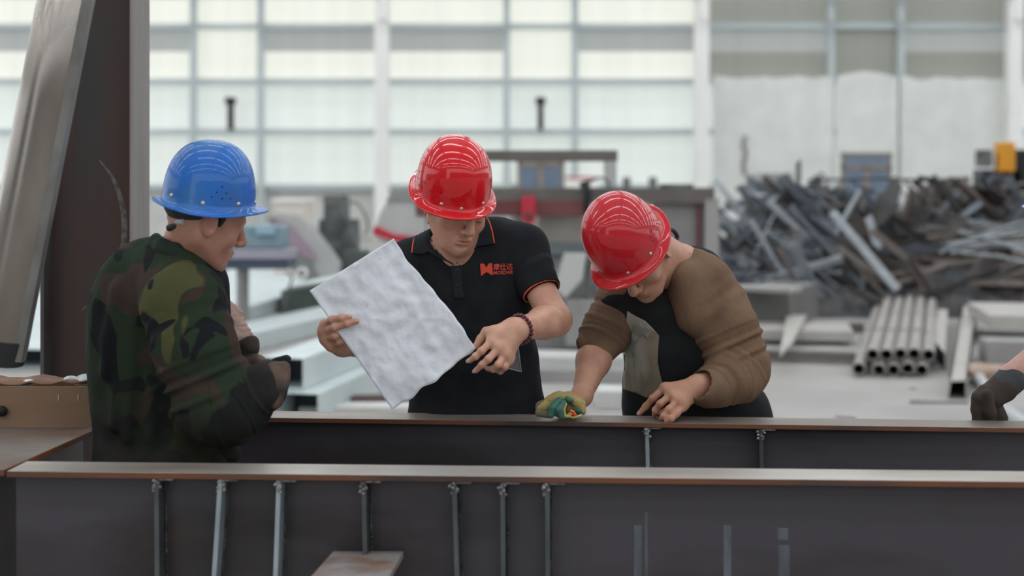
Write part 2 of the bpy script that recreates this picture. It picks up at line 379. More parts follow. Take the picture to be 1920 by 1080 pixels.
        for d in range(3):
            e1, e2 = [(1,2),(2,0),(0,1)][d]
            sl0 = [slice(1,-1)]*3; sl0[d] = slice(0,-1); sl1 = list(sl0); sl1[d] = slice(1,None)
            A = O[tuple(sl0)]; B = O[tuple(sl1)]; i, j, k = np.nonzero(A != B)
            base = np.stack([i,j,k],1); 
            for q in range(3):
                if q != d: base[:,q] += 1
            fl = A[i,j,k]
            def cid(o1, o2):
                c = base.copy(); c[:,e1] -= o1; c[:,e2] -= o2; return idx[c[:,0],c[:,1],c[:,2]]
            q = np.stack([cid(1,1), cid(0,1), cid(0,0), cid(1,0)], 1); q[~fl] = q[~fl][:, ::-1]; fs.append(q)
        return pos, np.concatenate(fs)
    def build(s, name, m, parent=None, colfn=None, relax=1, keep=True):
        pos, fs = s.mesh(); 
        ok = (fs >= 0).all(1); fs = fs[ok]
        for _ in range(relax):
            acc = np.zeros_like(pos); n = np.zeros(len(pos))
            for a, b in ((0,1),(1,2),(2,3),(3,0)):
                np.add.at(acc, fs[:,a], pos[fs[:,b]]); np.add.at(n, fs[:,a], 1)
                np.add.at(acc, fs[:,b], pos[fs[:,a]]); np.add.at(n, fs[:,b], 1)
            pos = pos*.5+.5*acc/np.maximum(n,1)[:,None]
        me = bpy.data.meshes.new(name); me.vertices.add(len(pos)); me.vertices.foreach_set('co', pos.astype(np.float32).ravel())
        me.loops.add(len(fs)*4); me.loops.foreach_set('vertex_index', fs.astype(np.int32).ravel())
        me.polygons.add(len(fs)); me.polygons.foreach_set('loop_start', np.arange(0, len(fs)*4, 4, dtype=np.int32))
        me.update(calc_edges=True); me.validate(); me.shade_smooth()
        if colfn is not None:
            c = np.ones((len(me.vertices),4), np.float32)
            c[:,:3] = colfn(pos); at = me.color_attributes.new('col', 'FLOAT_COLOR', 'POINT'); at.data.foreach_set('color', c.ravel())
        s.pos, s.fs = pos, fs
        if keep: s.bvh = BVHTree.FromPolygons([tuple(p) for p in pos], [tuple(int(x) for x in f) for f in fs])
        s.V = None
        return link(name, me, m, parent)
def fnoise(x, y, z, f, seed=0):
    r = np.random.RandomState(seed); o = 0
    for i in range(5):
        d = r.normal(size=3); d /= np.linalg.norm(d); o = o+np.sin(f*(1+.35*i)*(d[0]*x+d[1]*y+d[2]*z)+r.uniform(0, 6.28)+1.3*np.sin(f*.6*(d[1]*x+d[2]*y-d[0]*z)))
    return o/5
# patches that lie on a built surface: outline given in picture coordinates, draped along the view lines, real thickness
ORI = Vector((0,0,CZ))
def hit(bvh, px, py):
    d = P(px, py, 1.)-ORI; r = bvh.ray_cast(ORI, d.normalized()); return r[0], r[1]
def drape(name, bvh, poly, m, parent, step=3., lift=.002, origin=None):
    xs = [p[0] for p in poly]; ys = [p[1] for p in poly]; n = len(poly)
    dense = []
    for i in range(n):
        a, b = Vector(poly[i]), Vector(poly[(i+1)%n]); k = max(1, int((b-a).length/step))
        dense += [a.lerp(b, t/k) for t in range(k)]
    pts = list(dense); nb = len(pts)
    def inside(x, y):
        c = False
        for i in range(n):
            (x1,y1),(x2,y2) = poly[i], poly[(i+1)%n]
            if (y1>y) != (y2>y) and x < (x2-x1)*(y-y1)/(y2-y1)+x1: c = not c
        return c
    y = min(ys)+step*.5
    while y < max(ys):
        x = min(xs)+step*.5
        while x < max(xs):
            if inside(x,y): pts.append(Vector((x,y)))
            x += step
        y += step
    r = delaunay_2d_cdt(pts, [], [list(range(nb))], 1, 1e-5)
    vs = []; ok = []
    for v in r[0]:
        h, nn = hit(bvh, v.x, v.y)
        if h is None: vs.append(Vector((0,0,0))); ok.append(False)
        else: vs.append(h+(ORI-h).normalized()*lift); ok.append(True)
    fs = [f for f in r[2] if all(ok[i] for i in f)]
    mb = MB(); mb.add(vs, fs); back = [v-(ORI-v).normalized()*-0 for v in vs]
    me = bpy.data.meshes.new(name); me.from_pydata([tuple(v) for v in vs], [], [tuple(f) for f in fs])
    bm = bmesh.new(); bm.from_mesh(me); bmesh.ops.delete(bm, geom=[v for v in bm.verts if not v.link_faces], context='VERTS'); bm.to_mesh(me); bm.free()
    me.shade_smooth(); o = link(name, me, m, parent, origin)
    so = o.modifiers.new('thickness', 'SOLIDIFY'); so.thickness = lift*.9; so.offset = 0
    return o
def drape_line(name, bvh, pts, r, m, parent, lift=.001, n=8):
    out = []
    for i in range(len(pts)-1):
        a, b = Vector(pts[i]), Vector(pts[i+1]); k = max(1, int((b-a).length/4))
        out += [a.lerp(b, t/k) for t in range(k)]
    out.append(Vector(pts[-1])); q = []
    for v in out:
        h, nn = hit(bvh, v.x, v.y)
        if h is not None: q.append(h+(ORI-h).normalized()*lift)
    return MB().tube(q, r, n).build(name, m, parent, smooth=True)
def cr(pts, n=6):       # Catmull-Rom through points
    pts = [Vector(p) for p in pts]; o = []
    for i in range(len(pts)-1):
        p0, p1, p2, p3 = pts[max(i-1,0)], pts[i], pts[i+1], pts[min(i+2,len(pts)-1)]
        for k in range(n):
            t = k/n; o.append(.5*((2*p1)+(p2-p0)*t+(2*p0-5*p1+4*p2-p3)*t*t+(3*p1-p0-3*p2+p3)*t**3))
    return o+[pts[-1]]
def RR(yaw, pitch, roll):
    return np.array(Matrix.Rotation(math.radians(roll),3,'Y') @ Matrix.Rotation(math.radians(yaw),3,'Z') @ Matrix.Rotation(math.radians(pitch),3,'X'))

exec_order = []
#%%SETTING
# ------------------------------------------------------------------ the hall
def struct(o): o['kind'] = 'structure'; return o
WY = 40.0
struct(MB().bb(-30, 34, -16, 41, -.2, 0).build('floor', M['floor'], origin=(0,0,0)))
def wx(px, Y=WY): return (px-960)/F*Y
def wz(py, Y=WY): return CZ-(py-HZ)/F*Y
# back wall: sheets between the girts, each row its own colour of sheeting
mb = MB()
rows = [0., wz(350), wz(247), wz(153), wz(50), wz(-52), wz(-155), 11.]
posts = [wx(v) for v in (-1100,-834,-710,-489,-236,-111,113,368,493,715,950,1077,1317,1553,1683,1905,2138,2265,2507,2860)]
cols_major = (113,715,1317,1905,2507,-489,-1100)
for i in range(len(posts)-1):
    x0, x1 = posts[i], posts[i+1]; pm = (x0+x1)/2/WY*F+960
    central = any(abs(pm-c) < 40 for c in (430,1013,1618,-173,-772,2200))
    for j in range(len(rows)-1):
        z0, z1 = rows[j], rows[j+1]
        right = pm > 1317
        if j == 0: mi = 4
        elif j in (1,2): mi = 1
        else: mi = 3 if right else (0 if j in (3,4) or central else 1)
        if j == 3 and not central and not right:
            zb = wz(97); mb.quad(x0,x1,WY,z0,zb,0); mb.quad(x0,x1,WY,zb,z1,2)
        elif j == 3 and right and not central:
            zb = wz(97); mb.quad(x0,x1,WY,z0,zb,3); mb.quad(x0,x1,WY,zb,z1,2)
        else: mb.quad(x0,x1,WY,z0,z1,mi)
struct(mb.build('wall_back', [M['cream'],M['cool'],M['greyband'],M['tan'],M['brick']]))
tn = 0
def trim(mbx, m, **kw):
    global tn
    tn += 1; return struct(mbx.build('trim_%d' % tn, m, **kw))
for z in rows[1:-1]: trim(MB().bb(-28,33,WY-.24,WY-.03,z-.085,z+.07).bb(-28,33,WY-.26,WY-.24,z-.085,z-.05), M['girt'])
for px in (368,493,950,1077,1553,1683,-236,-111,2138,2265): trim(MB().bb(wx(px)-.09,wx(px)+.09,WY-.42,WY-.25,0,11), M['girt'])
for px in cols_major:
    x = wx(px, WY-.9)
    trim(MB().bb(x-.19,x+.19,WY-.9,WY-.88,0,11).bb(x-.19,x+.19,WY-.52,WY-.5,0,11).bb(x-.01,x+.01,WY-.88,WY-.52,0,11).bb(x-.02,x+.16,WY-1.05,WY-.9,wz(45),11), M['colwhite'])
trim(MB().bb(-28,33,WY-.95,WY-.8,wz(4),wz(-12)), M['girt'])
# loose white sheets standing against the right bay, slightly ragged along the top
def ragged(x0, x1, zt, seed, y):
    r = random.Random(seed); n = 14; p = [(x0,y,.02)]
    for i in range(n+1): p.append((x0+(x1-x0)*i/n, y, zt+r.uniform(-.06,.06)))
    p.append((x1,y,.02)); return MB().prism([Vector(q) for q in p], (0,.02,0))
for i, (a, b, t) in enumerate(((1333,1556,147),(1562,1674,142),(1680,1895,149))):
    if i == 1:
        mbx = MB(); x0, x1 = wx(a), wx(b); d0, d1 = wx(1568), wx(1662); zt = wz(t); zd = wz(285)
        mbx.prism([Vector(q) for q in ((x0,WY-.5,zd),(x0,WY-.5,zt-.05),(x0+.7,WY-.5,zt+.1),(x0+1.2,WY-.5,zt+.05),(x1,WY-.5,zt-.08),(x1,WY-.5,zd))], (0,.02,0))
    else: mbx = ragged(wx(a), wx(b), wz(t), i, WY-.45-.02*i)
    struct(mbx.build('wall_sheet_%d' % (i+1), M['whitesheet'])); 
# glazed timber doors
def door(n, x0, x1, zt, zm, y):
    fr = struct(MB().bb(x0,x0+.08,y,y+.08,0,zt).bb(x1-.08,x1,y,y+.08,0,zt).bb(x0,x1,y,y+.08,zt-.07,zt).bb(x0,x1,y,y+.08,zm-.05,zm+.05).bb((x0+x1)/2-.07,(x0+x1)/2+.07,y,y+.08,0,zm).bb(x0,x1,y,y+.08,0,.9).build('door_%d' % n, mat('door_timber_%d'%n, (.30,.24,.19), (.25,.2,.16), rough=.6, scale=4)))
    MB().bb(x0+.05,x1-.05,y+.03,y+.05,.5,zt-.03).build('door_glass', mat('door_glass_%d'%n, (.15,.20,.28), (.20,.25,.32), rough=.15, scale=1), fr)
door(1, wx(970), wx(1057), wz(300), wz(308), WY-.5)
door(2, wx(1568), wx(1662), wz(287), wz(314), WY-.6)
# roof with skylight strips, side and near walls with openings
mb = MB(); ys = list(range(-13, 40, 5)); x0, x1 = -30, 34
prev = -16.
for y in ys: mb.bb(x0,x1,prev,y-.35,11,11.1); prev = y+.35
mb.bb(x0,x1,prev,41,11,11.1)
struct(mb.build('ceiling', M['ceil']))
for i, y in enumerate(ys):
    mb = MB()
    for k in range(8): mb.bb(-29+k*8, -29+k*8+6.6, y-.3, y+.3, 11.0, 11.02)
    struct(mb.build('window_%d' % (i+1), M['skyl']))
struct(MB().bb(-30,-13.5,-16.2,-16,0,11).bb(-8.5,34,-16.2,-16,0,5.2).bb(-13.5,34,-16.2,-16,9.4,11).build('wall_front', M['darkwall']))  # unseen wall, put in dark and opened up for reflections and fill light
struct(MB().bb(34,34.2,-16,41,0,4.5).bb(34,34.2,-16,41,8.5,11).build('wall_right', M['darkwall']))
struct(MB().bb(-30.2,-30,-16,12,0,4.).bb(-30.2,-30,-16,12,8.5,11).bb(-30.2,-30,12,41,0,.6).bb(-30.2,-30,12,41,9.5,11).build('wall_left', M['darkwall']))
for i, y in enumerate((-7,2,11,20,29,38)):
    trim(MB().bb(-29.9,-29.5,y-.2,y+.2,0,11), M['colwhite'])
# dark fittings bolted to the wall between the posts
for px, lab in ((437,'dark upright wall bracket above the blue helmet'), (1013,'dark upright wall bracket right of the front red helmet')):
    t = thing('wall_bracket', lab, 'bracket', (wx(px), WY-.4, wz(243)))
    x = wx(px); MB().bb(x-.08,x+.08,WY-.4,WY-.26,wz(243),wz(190)).build('bracket_arm', M['strap'], t)
    MB().bb(x-.14,x+.14,WY-.46,WY-.26,wz(196),wz(184)).build('bracket_head', M['black'], t)
#%%BEAMS
# ------------------------------------------------------------------ steel beams on trestles
def beam(name, label, A, B, w, depth, tf, tw, mats, stiffs, beadm):
    # A, B: ends of the centre line of the top surface
    A, B = Vector(A), Vector(B); u = (B-A).normalized(); nrm = Vector((-u.y, u.x, 0)).normalized()
    root = thing(name, label, 'steel beam', (A.x, A.y, A.z-depth))
    def slab(z0, z1, h0, h1, nm, m, mi=None):
        vs = []
        for p in (A, B):
            for h in (h0, h1):
                for z in (z0, z1): vs.append(p+nrm*h+Vector((0,0,z)))
        b = MB(); b.v = [tuple(v) for v in vs]; b.f = [(0,1,3,2),(4,6,7,5),(0,4,5,1),(2,3,7,6),(0,2,6,4),(1,5,7,3)]
        b.m = mi or [0]*6; return b.build(nm, m, root, bevel=.0018)
    # front edge (towards the camera) rusted, top polished
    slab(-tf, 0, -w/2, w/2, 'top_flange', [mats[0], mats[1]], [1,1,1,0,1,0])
    slab(-depth+tf, -tf, -tw/2, tw/2, 'web', mats[2])
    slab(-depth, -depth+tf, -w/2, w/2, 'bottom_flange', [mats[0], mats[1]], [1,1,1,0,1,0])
    for (t, lean, m, cap_) in stiffs:
        p = A+(B-A)*t; hw = w/2-.004; th = .0105
        top = p+Vector((0,0,-tf)); bot = p+u*lean+Vector((0,0,-depth+tf)); vs = []
        for q in (top, bot):
            for a in (-th/2, th/2):
                for h in (-hw, -tw/2): vs.append(q+u*a+nrm*h)
        b = MB(); b.v = [tuple(v) for v in vs]; b.f = [(0,1,3,2),(4,6,7,5),(0,4,5,1),(2,3,7,6),(0,2,6,4),(1,5,7,3)]; b.m = [0]*6
        b.build('stiffener', m, root, bevel=.0015)
        r = random.Random(int(t*9999)); wb = MB()
        nb = int(depth/.012)
        for k in range(nb):
            f = (k+.5)/nb; c = top.lerp(bot, f)
            if r.random() < .9: wb.ball(c+u*(th/2+.0025)+nrm*(-tw/2-.002), (.0030*r.uniform(.7,1.3),.003,.0075), 6)
        wb.build('weld_bead', beadm, root, smooth=True)
        cb = MB()
        for k in range(9):
            cb.ball(top+u*r.uniform(-.009,.009)+nrm*(-hw+r.uniform(-.004,.006))+Vector((0,0,-.004-k*.0028)), (.0042,.004,.004), 7)
        for k in range(5): cb.ball(top+u*(th/2+.004+k*.006)+nrm*(-hw+.001)+Vector((0,0,-.002)), (.005,.003,.003), 6)
        cb.build('weld_cap', M['weld'], root, smooth=True)
    return root
BT = .972
def line_pt(pxa, pya, pxb, pyb, px, off, z=BT):
    # point on the front top edge line at image column px, shifted back by off
    a, b = PZ(pxa, pya, z), PZ(pxb, pyb, z); u = (b-a).normalized(); n = Vector((-u.y, u.x, 0))
    # intersection with the plane of column px
    k = (px-960)/F; t = (k*a.y-a.x)/(u.x-k*u.y); return a+u*t+n*off, u, n
NW = .112
n0, un, nn = line_pt(60,884,1800,902, 12, NW/2); n1, _, _ = line_pt(60,884,1800,902, 2060, NW/2)
Ln = (n1-n0).length
def tn_of(px): return (line_pt(60,884,1800,902,px,NW/2)[0]-n0).length/Ln
st = []
for px, pb, m in ((292,293,M['stiff']),(412,401,M['stiffb']),(522,516,M['stiffb']),(681,684,M['stiff']),(851,856,M['stiff']),(942,943,M['stiff']),(1026,1027,M['stiff'])):
    st.append((tn_of(px), (pb-px)/880*2.5, m, 1))
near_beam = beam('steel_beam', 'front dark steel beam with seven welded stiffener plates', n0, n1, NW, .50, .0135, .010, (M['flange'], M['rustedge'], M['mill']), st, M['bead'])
f0, uf, nf = line_pt(500,783,1800,801, 380, NW/2); f1, _, _ = line_pt(500,783,1800,801, 2060, NW/2)
Lf = (f1-f0).length
def tf_of(px): return (line_pt(500,783,1800,801,px,NW/2)[0]-f0).length/Lf
far_beam = beam('steel_beam', 'rear steel beam the two red-helmeted workers lean over', f0, f1, NW, .50, .0125, .010, (M['flange_far'], M['rustedge'], M['mill']),
    [(tf_of(1213), .01, M['stiffb'], 1), (tf_of(1427), .01, M['stiff'], 1)], M['bead'])
for px, y0, y1, w_ in ((1196,985,1090,.016),(1212,960,1090,.006),(1364,985,1090,.016),(1468,990,1012,.022),(1470,1022,1090,.024)):
    wf = line_pt(60,884,1800,902, px, NW/2-.0052)[0]; a = P(px,y0,wf.y-.0006); b = P(px,y1,wf.y-.0006)
    MB().prism([a-un*w_/2,a+un*w_/2,b+un*w_/2,b-un*w_/2],(0,.0005,0)).build('grinding_mark', M['grind'], near_beam)
# side beam running away on the left, with the box on it
sA = Vector((-1.30, 3.06, BT+.004)); sB = Vector((-1.245, 3.66, BT+.004))
a1 = PZ(8, 881, BT); b1 = PZ(176, 806, BT)
us = (b1-a1).normalized(); ns = Vector((-us.y, us.x, 0))
side = thing('steel_beam', 'short rusty steel beam running away beneath the cardboard box', 'steel beam', (a1.x-.2, a1.y, BT-.5))
def slabp(p, q, h0, h1, z0, z1, nm, m, mi, root):
    d = (q-p).normalized(); n_ = Vector((-d.y, d.x, 0)); vs = []
    for e in (p, q):
        for h in (h0, h1):
            for z in (z0, z1): vs.append(Vector((e.x, e.y, 0))+n_*h+Vector((0,0,z)))
    b = MB(); b.v = [tuple(v) for v in vs]; b.f = [(0,1,3,2),(4,6,7,5),(0,4,5,1),(2,3,7,6),(0,2,6,4),(1,5,7,3)]; b.m = mi
    return b.build(nm, m, root, bevel=.002)
M['sidetop'] = mat('rusty_table_flange', (.17,.15,.135), (.15,.085,.06), rough=.55, metal=.3, scale=5, c3=(.24,.20,.17), s3=4, bump=.15)
e1 = b1+us*.08
slabp(a1, e1, 0, .42, BT-.014, BT, 'top_flange', [M['sidetop'], M['rustedge']], [1,1,1,1,1,0], side)
slabp(a1+us*.005, e1, .06, .075, BT-.486, BT-.014, 'web', M['mill'], [0]*6, side)
slabp(a1, e1, 0, .42, BT-.5, BT-.486, 'bottom_flange', [M['sidetop'], M['rustedge']], [1,1,1,1,1,0], side)
# trestles that carry the beams
def trestle(x, y, z, lab):
    t = thing('trestle', lab, 'trestle', (x, y, 0), 'trestles under the beams')
    MB().bb(x-.05,x+.05,y-.3,y+.3,z-.08,z).build('top_rail', M['mill'], t)
    for sx in (-1,1):
        for sy in (-1,1): MB().tube([(x+sx*.16,y+sy*.27,0),(x+sx*.03,y+sy*.24,z-.07)], .022, 8).build('leg', M['mill'], t)
for x in (-.75, .55, 1.25): trestle(x, (n0.y+n1.y)/2+.28-x*.03, BT-.5, 'dark steel trestle carrying the beams')
trestle(-1.28, 3.3, BT-.5, 'dark steel trestle carrying the beams')
# plate sticking out at the bottom of the picture
zpl = .80
q = [PZ(625,1033,zpl), PZ(757,1033,zpl), PZ(722,1094,zpl), PZ(571,1094,zpl)]
d1 = (q[3]-q[0]); d2 = (q[2]-q[1]); q[3] = q[0]+d1*1.8; q[2] = q[1]+d2*1.8
pl = MB(); pl.prism(q, (0,0,-.014)); M['plate'] = mat('rust_edged_plate', (.36,.33,.32), (.30,.16,.11), rough=.5, metal=.4, scale=9, lo=.46, hi=.62, c3=(.22,.20,.19), s3=14, bump=.2)
o = tag(pl.build('steel_plate', [M['plate']], bevel=.002), 'flat steel plate with orange rusty edges jutting out before the front beam', 'steel plate')
# its stand
# ------------------------------------------------------------------ box on the side beam
bx = thing('cardboard_box', 'low brown cardboard box with torn flaps at the left edge', 'box', tuple(PZ(60,803,BT)))
fl, fr_ = PZ(-120,801,BT+.0005), PZ(165,801,BT+.0005); hgt = .104; dep = .17
def wallp(a, b, z0, z1, t=.006): 
    d = (b-a).normalized(); n_ = Vector((-d.y,d.x,0))*t; return MB().prism([Vector((a.x,a.y,z0)),Vector((b.x,b.y,z0)),Vector((b.x,b.y,z1)),Vector((a.x,a.y,z1))], n_)
br, bl = fr_+Vector((.028,dep,0)), fl+Vector((.028,dep,0)); z0 = BT; z1 = BT+hgt
wallp(fl, fr_, z0, z1).build('front_panel', M['boxcard'], bx)
wallp(fr_, br, z0, z1).build('side_panel', mat('cardboard_side', (.36,.23,.145), (.30,.19,.115), rough=.85, scale=8), bx)
wallp(bl, br, z0, z1).build('back_panel', M['boxcard'], bx)
r = random.Random(3); pts = []
for i in range(13):
    f = i/12; p = fl.lerp(fr_, .1+f*.86); pts.append(Vector((p.x, p.y+.012+.05*f*0, z1+.002+r.uniform(.002,.012))))
top2 = [Vector((p.x+.02, p.y+dep*.8, z1+.006+.006*math.sin(i*1.3))) for i, p in enumerate(pts)]
mb = MB(); n = len(pts); mb.add(pts+top2, [(i,i+1,n+i+1,n+i) for i in range(n-1)])
o = mb.build('lid_flap', M['boxtop'], bx, smooth=True); so = o.modifiers.new('thickness','SOLIDIFY'); so.thickness = .004
for px in (110,147): p = P(px,746,fr_.y); MB().box((p.x,fr_.y-.001-.0,p.z),(.0022,.002,.014)).build('staple', M['rivet'], bx)
p = P(3,771,fr_.y-.01); MB().ball((p.x,p.y,p.z),(.016,.012,.014),12).build('handle_hole', M['hole'], bx, smooth=True)
s = SDF((p.x+.0,3.4,BT+.08),(p.x+.35,3.9,BT+.2),.004); c = P(152,712,fr_.y+.07)
s = SDF((c.x-.1,c.y-.1,c.z-.06),(c.x+.1,c.y+.1,c.z+.06),.004)
for k in range(9): s.ell((c.x+r.uniform(-.03,.03),c.y+r.uniform(-.03,.03),c.z+r.uniform(-.006,.004)),(r.uniform(.012,.026),.02,r.uniform(.005,.012)),.004)
tag(s.build('plastic_bag', M['plastic'], relax=0), 'crumpled clear plastic lying on the right end of the cardboard box', 'plastic bag')
c = P(48,718,fr_.y+.06)
s = SDF((c.x-.06,c.y-.06,c.z-.04),(c.x+.06,c.y+.06,c.z+.04),.004)
for k in range(5): s.ell((c.x+r.uniform(-.012,.012),c.y,c.z+r.uniform(-.003,.003)),(.014,.012,.007),.004)
tag(s.build('plastic_scrap', M['plastic'], relax=0), 'small crumpled scrap of clear plastic on the box left of the bigger one', 'plastic scrap')

# ------------------------------------------------------------------ rusty column and the leaning tube at the left
CY = 4.35
cx0, cx1, cx2 = (75-960)/F*CY, (249-960)/F*CY, (249-960)/F*CY
colm = thing('steel_column', 'tall rusty dark steel column behind the man in the blue helmet', 'steel column', ((cx0+cx2)/2, CY+.1, 0))
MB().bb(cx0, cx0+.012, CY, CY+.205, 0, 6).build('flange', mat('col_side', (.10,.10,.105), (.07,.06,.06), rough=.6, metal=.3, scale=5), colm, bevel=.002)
MB().bb(cx1-.010, cx1, CY, CY+.205, 0, 6).build('flange', [M['colface']], colm, bevel=.003)
MB().bb(cx1-.0125, cx1-.0100, CY+.001, CY+.205, 0, 6).build('rust_strip', M['coledge'], colm)
MB().bb(cx0+.012, cx1-.0125, CY+.075, CY+.087, 0, 6).build('web', M['colrust'], colm)
MB().bb(cx0-.05, cx2+.05, CY-.08, CY+.34, 0, .02).build('base_plate', M['mill'], colm)
# grinding / chalk arcs on the web
q = cr([P(x,y,CY+.0745) for x,y in ((186,300),(212,335),(229,385),(233,440),(224,500),(203,545),(152,582))], 8); n = len(q)
w_ = [.001+.008*math.sin(math.pi*(k+.6)/(n+.2))**.8 for k in range(n)]
vs = [v+Vector((w,0,0)) for v, w in zip(q, w_)]+[v-Vector((w,0,0)) for v, w in zip(q, w_)]
MB().add(vs, [(k,k+1,n+k+1,n+k) for k in range(n-1)]).build('chalk_mark', M['chalk'], colm)
# leaning tube
TY = 3.15; ppm = F/TY
ta, tb = P(-6, 668, TY+.02), P(172,-260, TY-.02)
tube = thing('steel_tube', 'bright scuffed steel tube leaning across the left edge', 'steel tube', tuple(ta))
tr = 50/ppm
MB().tube([ta+(tb-ta)*f for f in (0,.004,.02,.5,1)], [tr*.86,tr*.97,tr,tr,tr*1.0], 48).build('barrel', M['zinc'], tube, smooth=True)
ax = (tb-ta).normalized(); sd = ax.cross(Vector((0,1,0))).normalized()
if sd.x < 0: sd = -sd
# raised strip along the right side
mb = MB(); 
poly = [ta+sd*tr*.80+Vector((0,-tr*.62,0)), ta+sd*tr*1.06+Vector((0,-tr*.30,0)), ta+sd*tr*1.06+Vector((0,tr*.2,0)), ta+sd*tr*.7+Vector((0,tr*.2,0))]
mb.prism(poly, (tb-ta)); mb.build('edge_strip', M['zincflat'], tube, bevel=.002)
MB().tube([ta-ax*.012, ta+ax*.045], [tr*1.02, tr*1.04], 32).build('end_cap', M['black'], tube, smooth=False, bevel=.003)
MB().ball(ta+ax*.012+Vector((-.01,-tr*1.02,0)), .012, 12).build('bolt', M['rivet'], tube, smooth=True)
# stand it on a stub so it is carried by the floor behind the side beam
sp = ta-ax*.02
#%%BACKGROUND
# ------------------------------------------------------------------ galvanised square tubes left of centre
def sqtube(a, d, L, w, h, t=.008, parent=None, name='square_tube', inner=True):
    # a = lower left front corner, d = horizontal direction
    d = Vector((d[0], d[1], 0)).normalized(); s_ = Vector((d.y, -d.x, 0)); a = Vector(a); b = MB()
    def bar(x0,x1,z0,z1): 
        pol = [a+s_*x0+Vector((0,0,z0)), a+s_*x1+Vector((0,0,z0)), a+s_*x1+Vector((0,0,z1)), a+s_*x0+Vector((0,0,z1))]
        b.prism(pol, d*L)
    bar(0,w,0,t); bar(0,w,h-t,h); bar(0,t,t,h-t); bar(w-t,w,t,h-t)
    return b
D1 = (.197,1.); gt = []
def tubeat(pr, pyt, zt, h, w, L, lab, D=D1):
    # right top front corner seen at (pr,pyt) with top height zt
    c = PZ(pr, pyt, zt); d = Vector((D[0],D[1],0)).normalized(); s_ = Vector((d.y,-d.x,0)); a = c-s_*w-Vector((0,0,h))
    b = sqtube(a, D, L, w, h); o = b.build('square_tube', M['galv'], bevel=.006)
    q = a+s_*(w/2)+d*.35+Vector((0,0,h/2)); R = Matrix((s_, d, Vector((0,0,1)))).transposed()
    MB().box(q, (w-.02,.01,h-.02), R).build('shade_plug', M['galvin'], o)  # near-black plug stands in for the shade deep in the tube
    tag(o, lab, 'square tube', 'galvanised square tubes'); return c, a
zt2 = .213
tubeat(597, 738, zt2, .21, .30, 6, 'galvanised square tube at the bottom of the stack, open end beside the glove')
tubeat(569, 672, .425, .21, .30, 6, 'galvanised square tube, upper one of the two with dark open ends')
tubeat(330, 658, .177, .172, .55, 5, 'pale galvanised square tube lying behind the two open-ended ones', (.285,1))
tubeat(182, 656, .177, .172, 3.2, 11, 'broad flat galvanised section lying far back at the left', (.12,1))
# low rails lying on the floor in the middle
def rail(px0, py0, px1, py1, z, h, dep, m, lab, name='steel_rail', cat='steel rail'):
    a, b = PZ(px0, py0, z), PZ(px1, py1, z); u = (b-a).normalized(); n_ = Vector((-u.y,u.x,0))
    return tag(MB().prism([a,b,b-Vector((0,0,h)),a-Vector((0,0,h))], n_*dep).build(name, m, bevel=.004), lab, cat)
M['pale'+'rail'] = mat('pale_floor_rail', (.62,.61,.59), (.5,.49,.47), rough=.6, scale=3)
M['greyrail'] = mat('grey_floor_rail', (.27,.26,.255), (.33,.32,.31), rough=.6, scale=3)
rail(560,764,790,764,.07,.07,.25, M['palerail'], 'pale steel rail on the floor below the paper sheet')
rail(610,745,790,742,.09,.09,.12, mat('brown_bar',(.12,.085,.075),rough=.7), 'brown steel bar on the floor just behind the pale rail')
rail(985,669,1170,672,.16,.16,.5, M['palerail'], 'long pale steel bar between the middle and right-hand workers')
rail(985,694,1170,696,.10,.1,.2, M['greyrail'], 'grey steel bar below the long pale bar between the workers')
rail(1118,734,1200,735,.12,.12,.35, M['palerail'], 'small pale block on the floor behind the bare forearm')
# ------------------------------------------------------------------ small band saw with a tilted arm
gre = mat('machine_grey', (.50,.50,.49), (.43,.43,.42), rough=.5, scale=3)
mauve = mat('machine_mauve', (.36,.26,.32), rough=.5)
dgreen = mat('machine_green', (.055,.075,.07), (.09,.11,.10), rough=.6, scale=3)
dgrey = mat('machine_dark', (.06,.065,.065), (.16,.17,.165), rough=.6, scale=4, lo=.4, hi=.6)
brn = mat('machine_brown', (.115,.10,.09), (.15,.135,.12), rough=.6, scale=3)
maroon = mat('machine_maroon', (.13,.03,.033), (.17,.06,.055), rough=.6, scale=2)
redm = mat('machine_red', (.50,.02,.045), rough=.5)
SY = 17.2
def pp(lst, Y): return [P(x,y,Y) for x,y in lst]
saw = thing('band_saw', 'small band saw with a tilted grey arm behind the blue helmet', 'band saw', (wx(570,SY), SY, 0))
MB().prism(pp([(527,545),(600,535),(640,590),(640,640),(527,640)],SY), (0,.7,0)).build('base', dgreen, saw, bevel=.01)
MB().bb(wx(525,SY),wx(680,SY),SY+.05,SY+.7,0,wz(600,SY)).build('pedestal', dgreen, saw, bevel=.01)
MB().prism(pp([(503,405),(518,398),(560,402),(598,440),(640,496),(634,515),(606,520),(570,528),(548,505)],SY-.1), (0,.3,0)).build('saw_arm', gre, saw, bevel=.02)
MB().prism(pp([(507,404),(520,412),(548,424),(590,478),(592,490),(574,484),(545,458)],SY-.14), (0,.03,0)).build('arm_stripe', mauve, saw)
MB().prism(pp([(502,408),(516,412),(545,455),(588,498),(600,520),(560,526),(530,480)],SY-.12), (0,.03,0)).build('arm_shade', mat('saw_arm_shade', (.25,.25,.25), rough=.6), saw)  # darker grey plate over the arm paints in its shaded lower side
MB().bb(wx(604,SY),wx(648,SY),SY+.1,SY+.45,wz(450,SY),wz(366,SY)).build('motor', dgrey, saw, bevel=.02)
MB().bb(wx(595,SY),wx(667,SY),SY+.1,SY+.5,wz(490,SY),wz(412,SY)).build('column_housing', dgrey, saw, bevel=.02)
MB().bb(wx(640,SY),wx(690,SY),SY,SY+.4,wz(560,SY),wz(470,SY)).build('gearbox', dgreen, saw, bevel=.03)
MB().tube(cr(pp([(650,382),(668,380),(682,398),(690,425),(684,440)],SY-.05),5), .012, 8).build('hose', dgrey, saw, smooth=True)
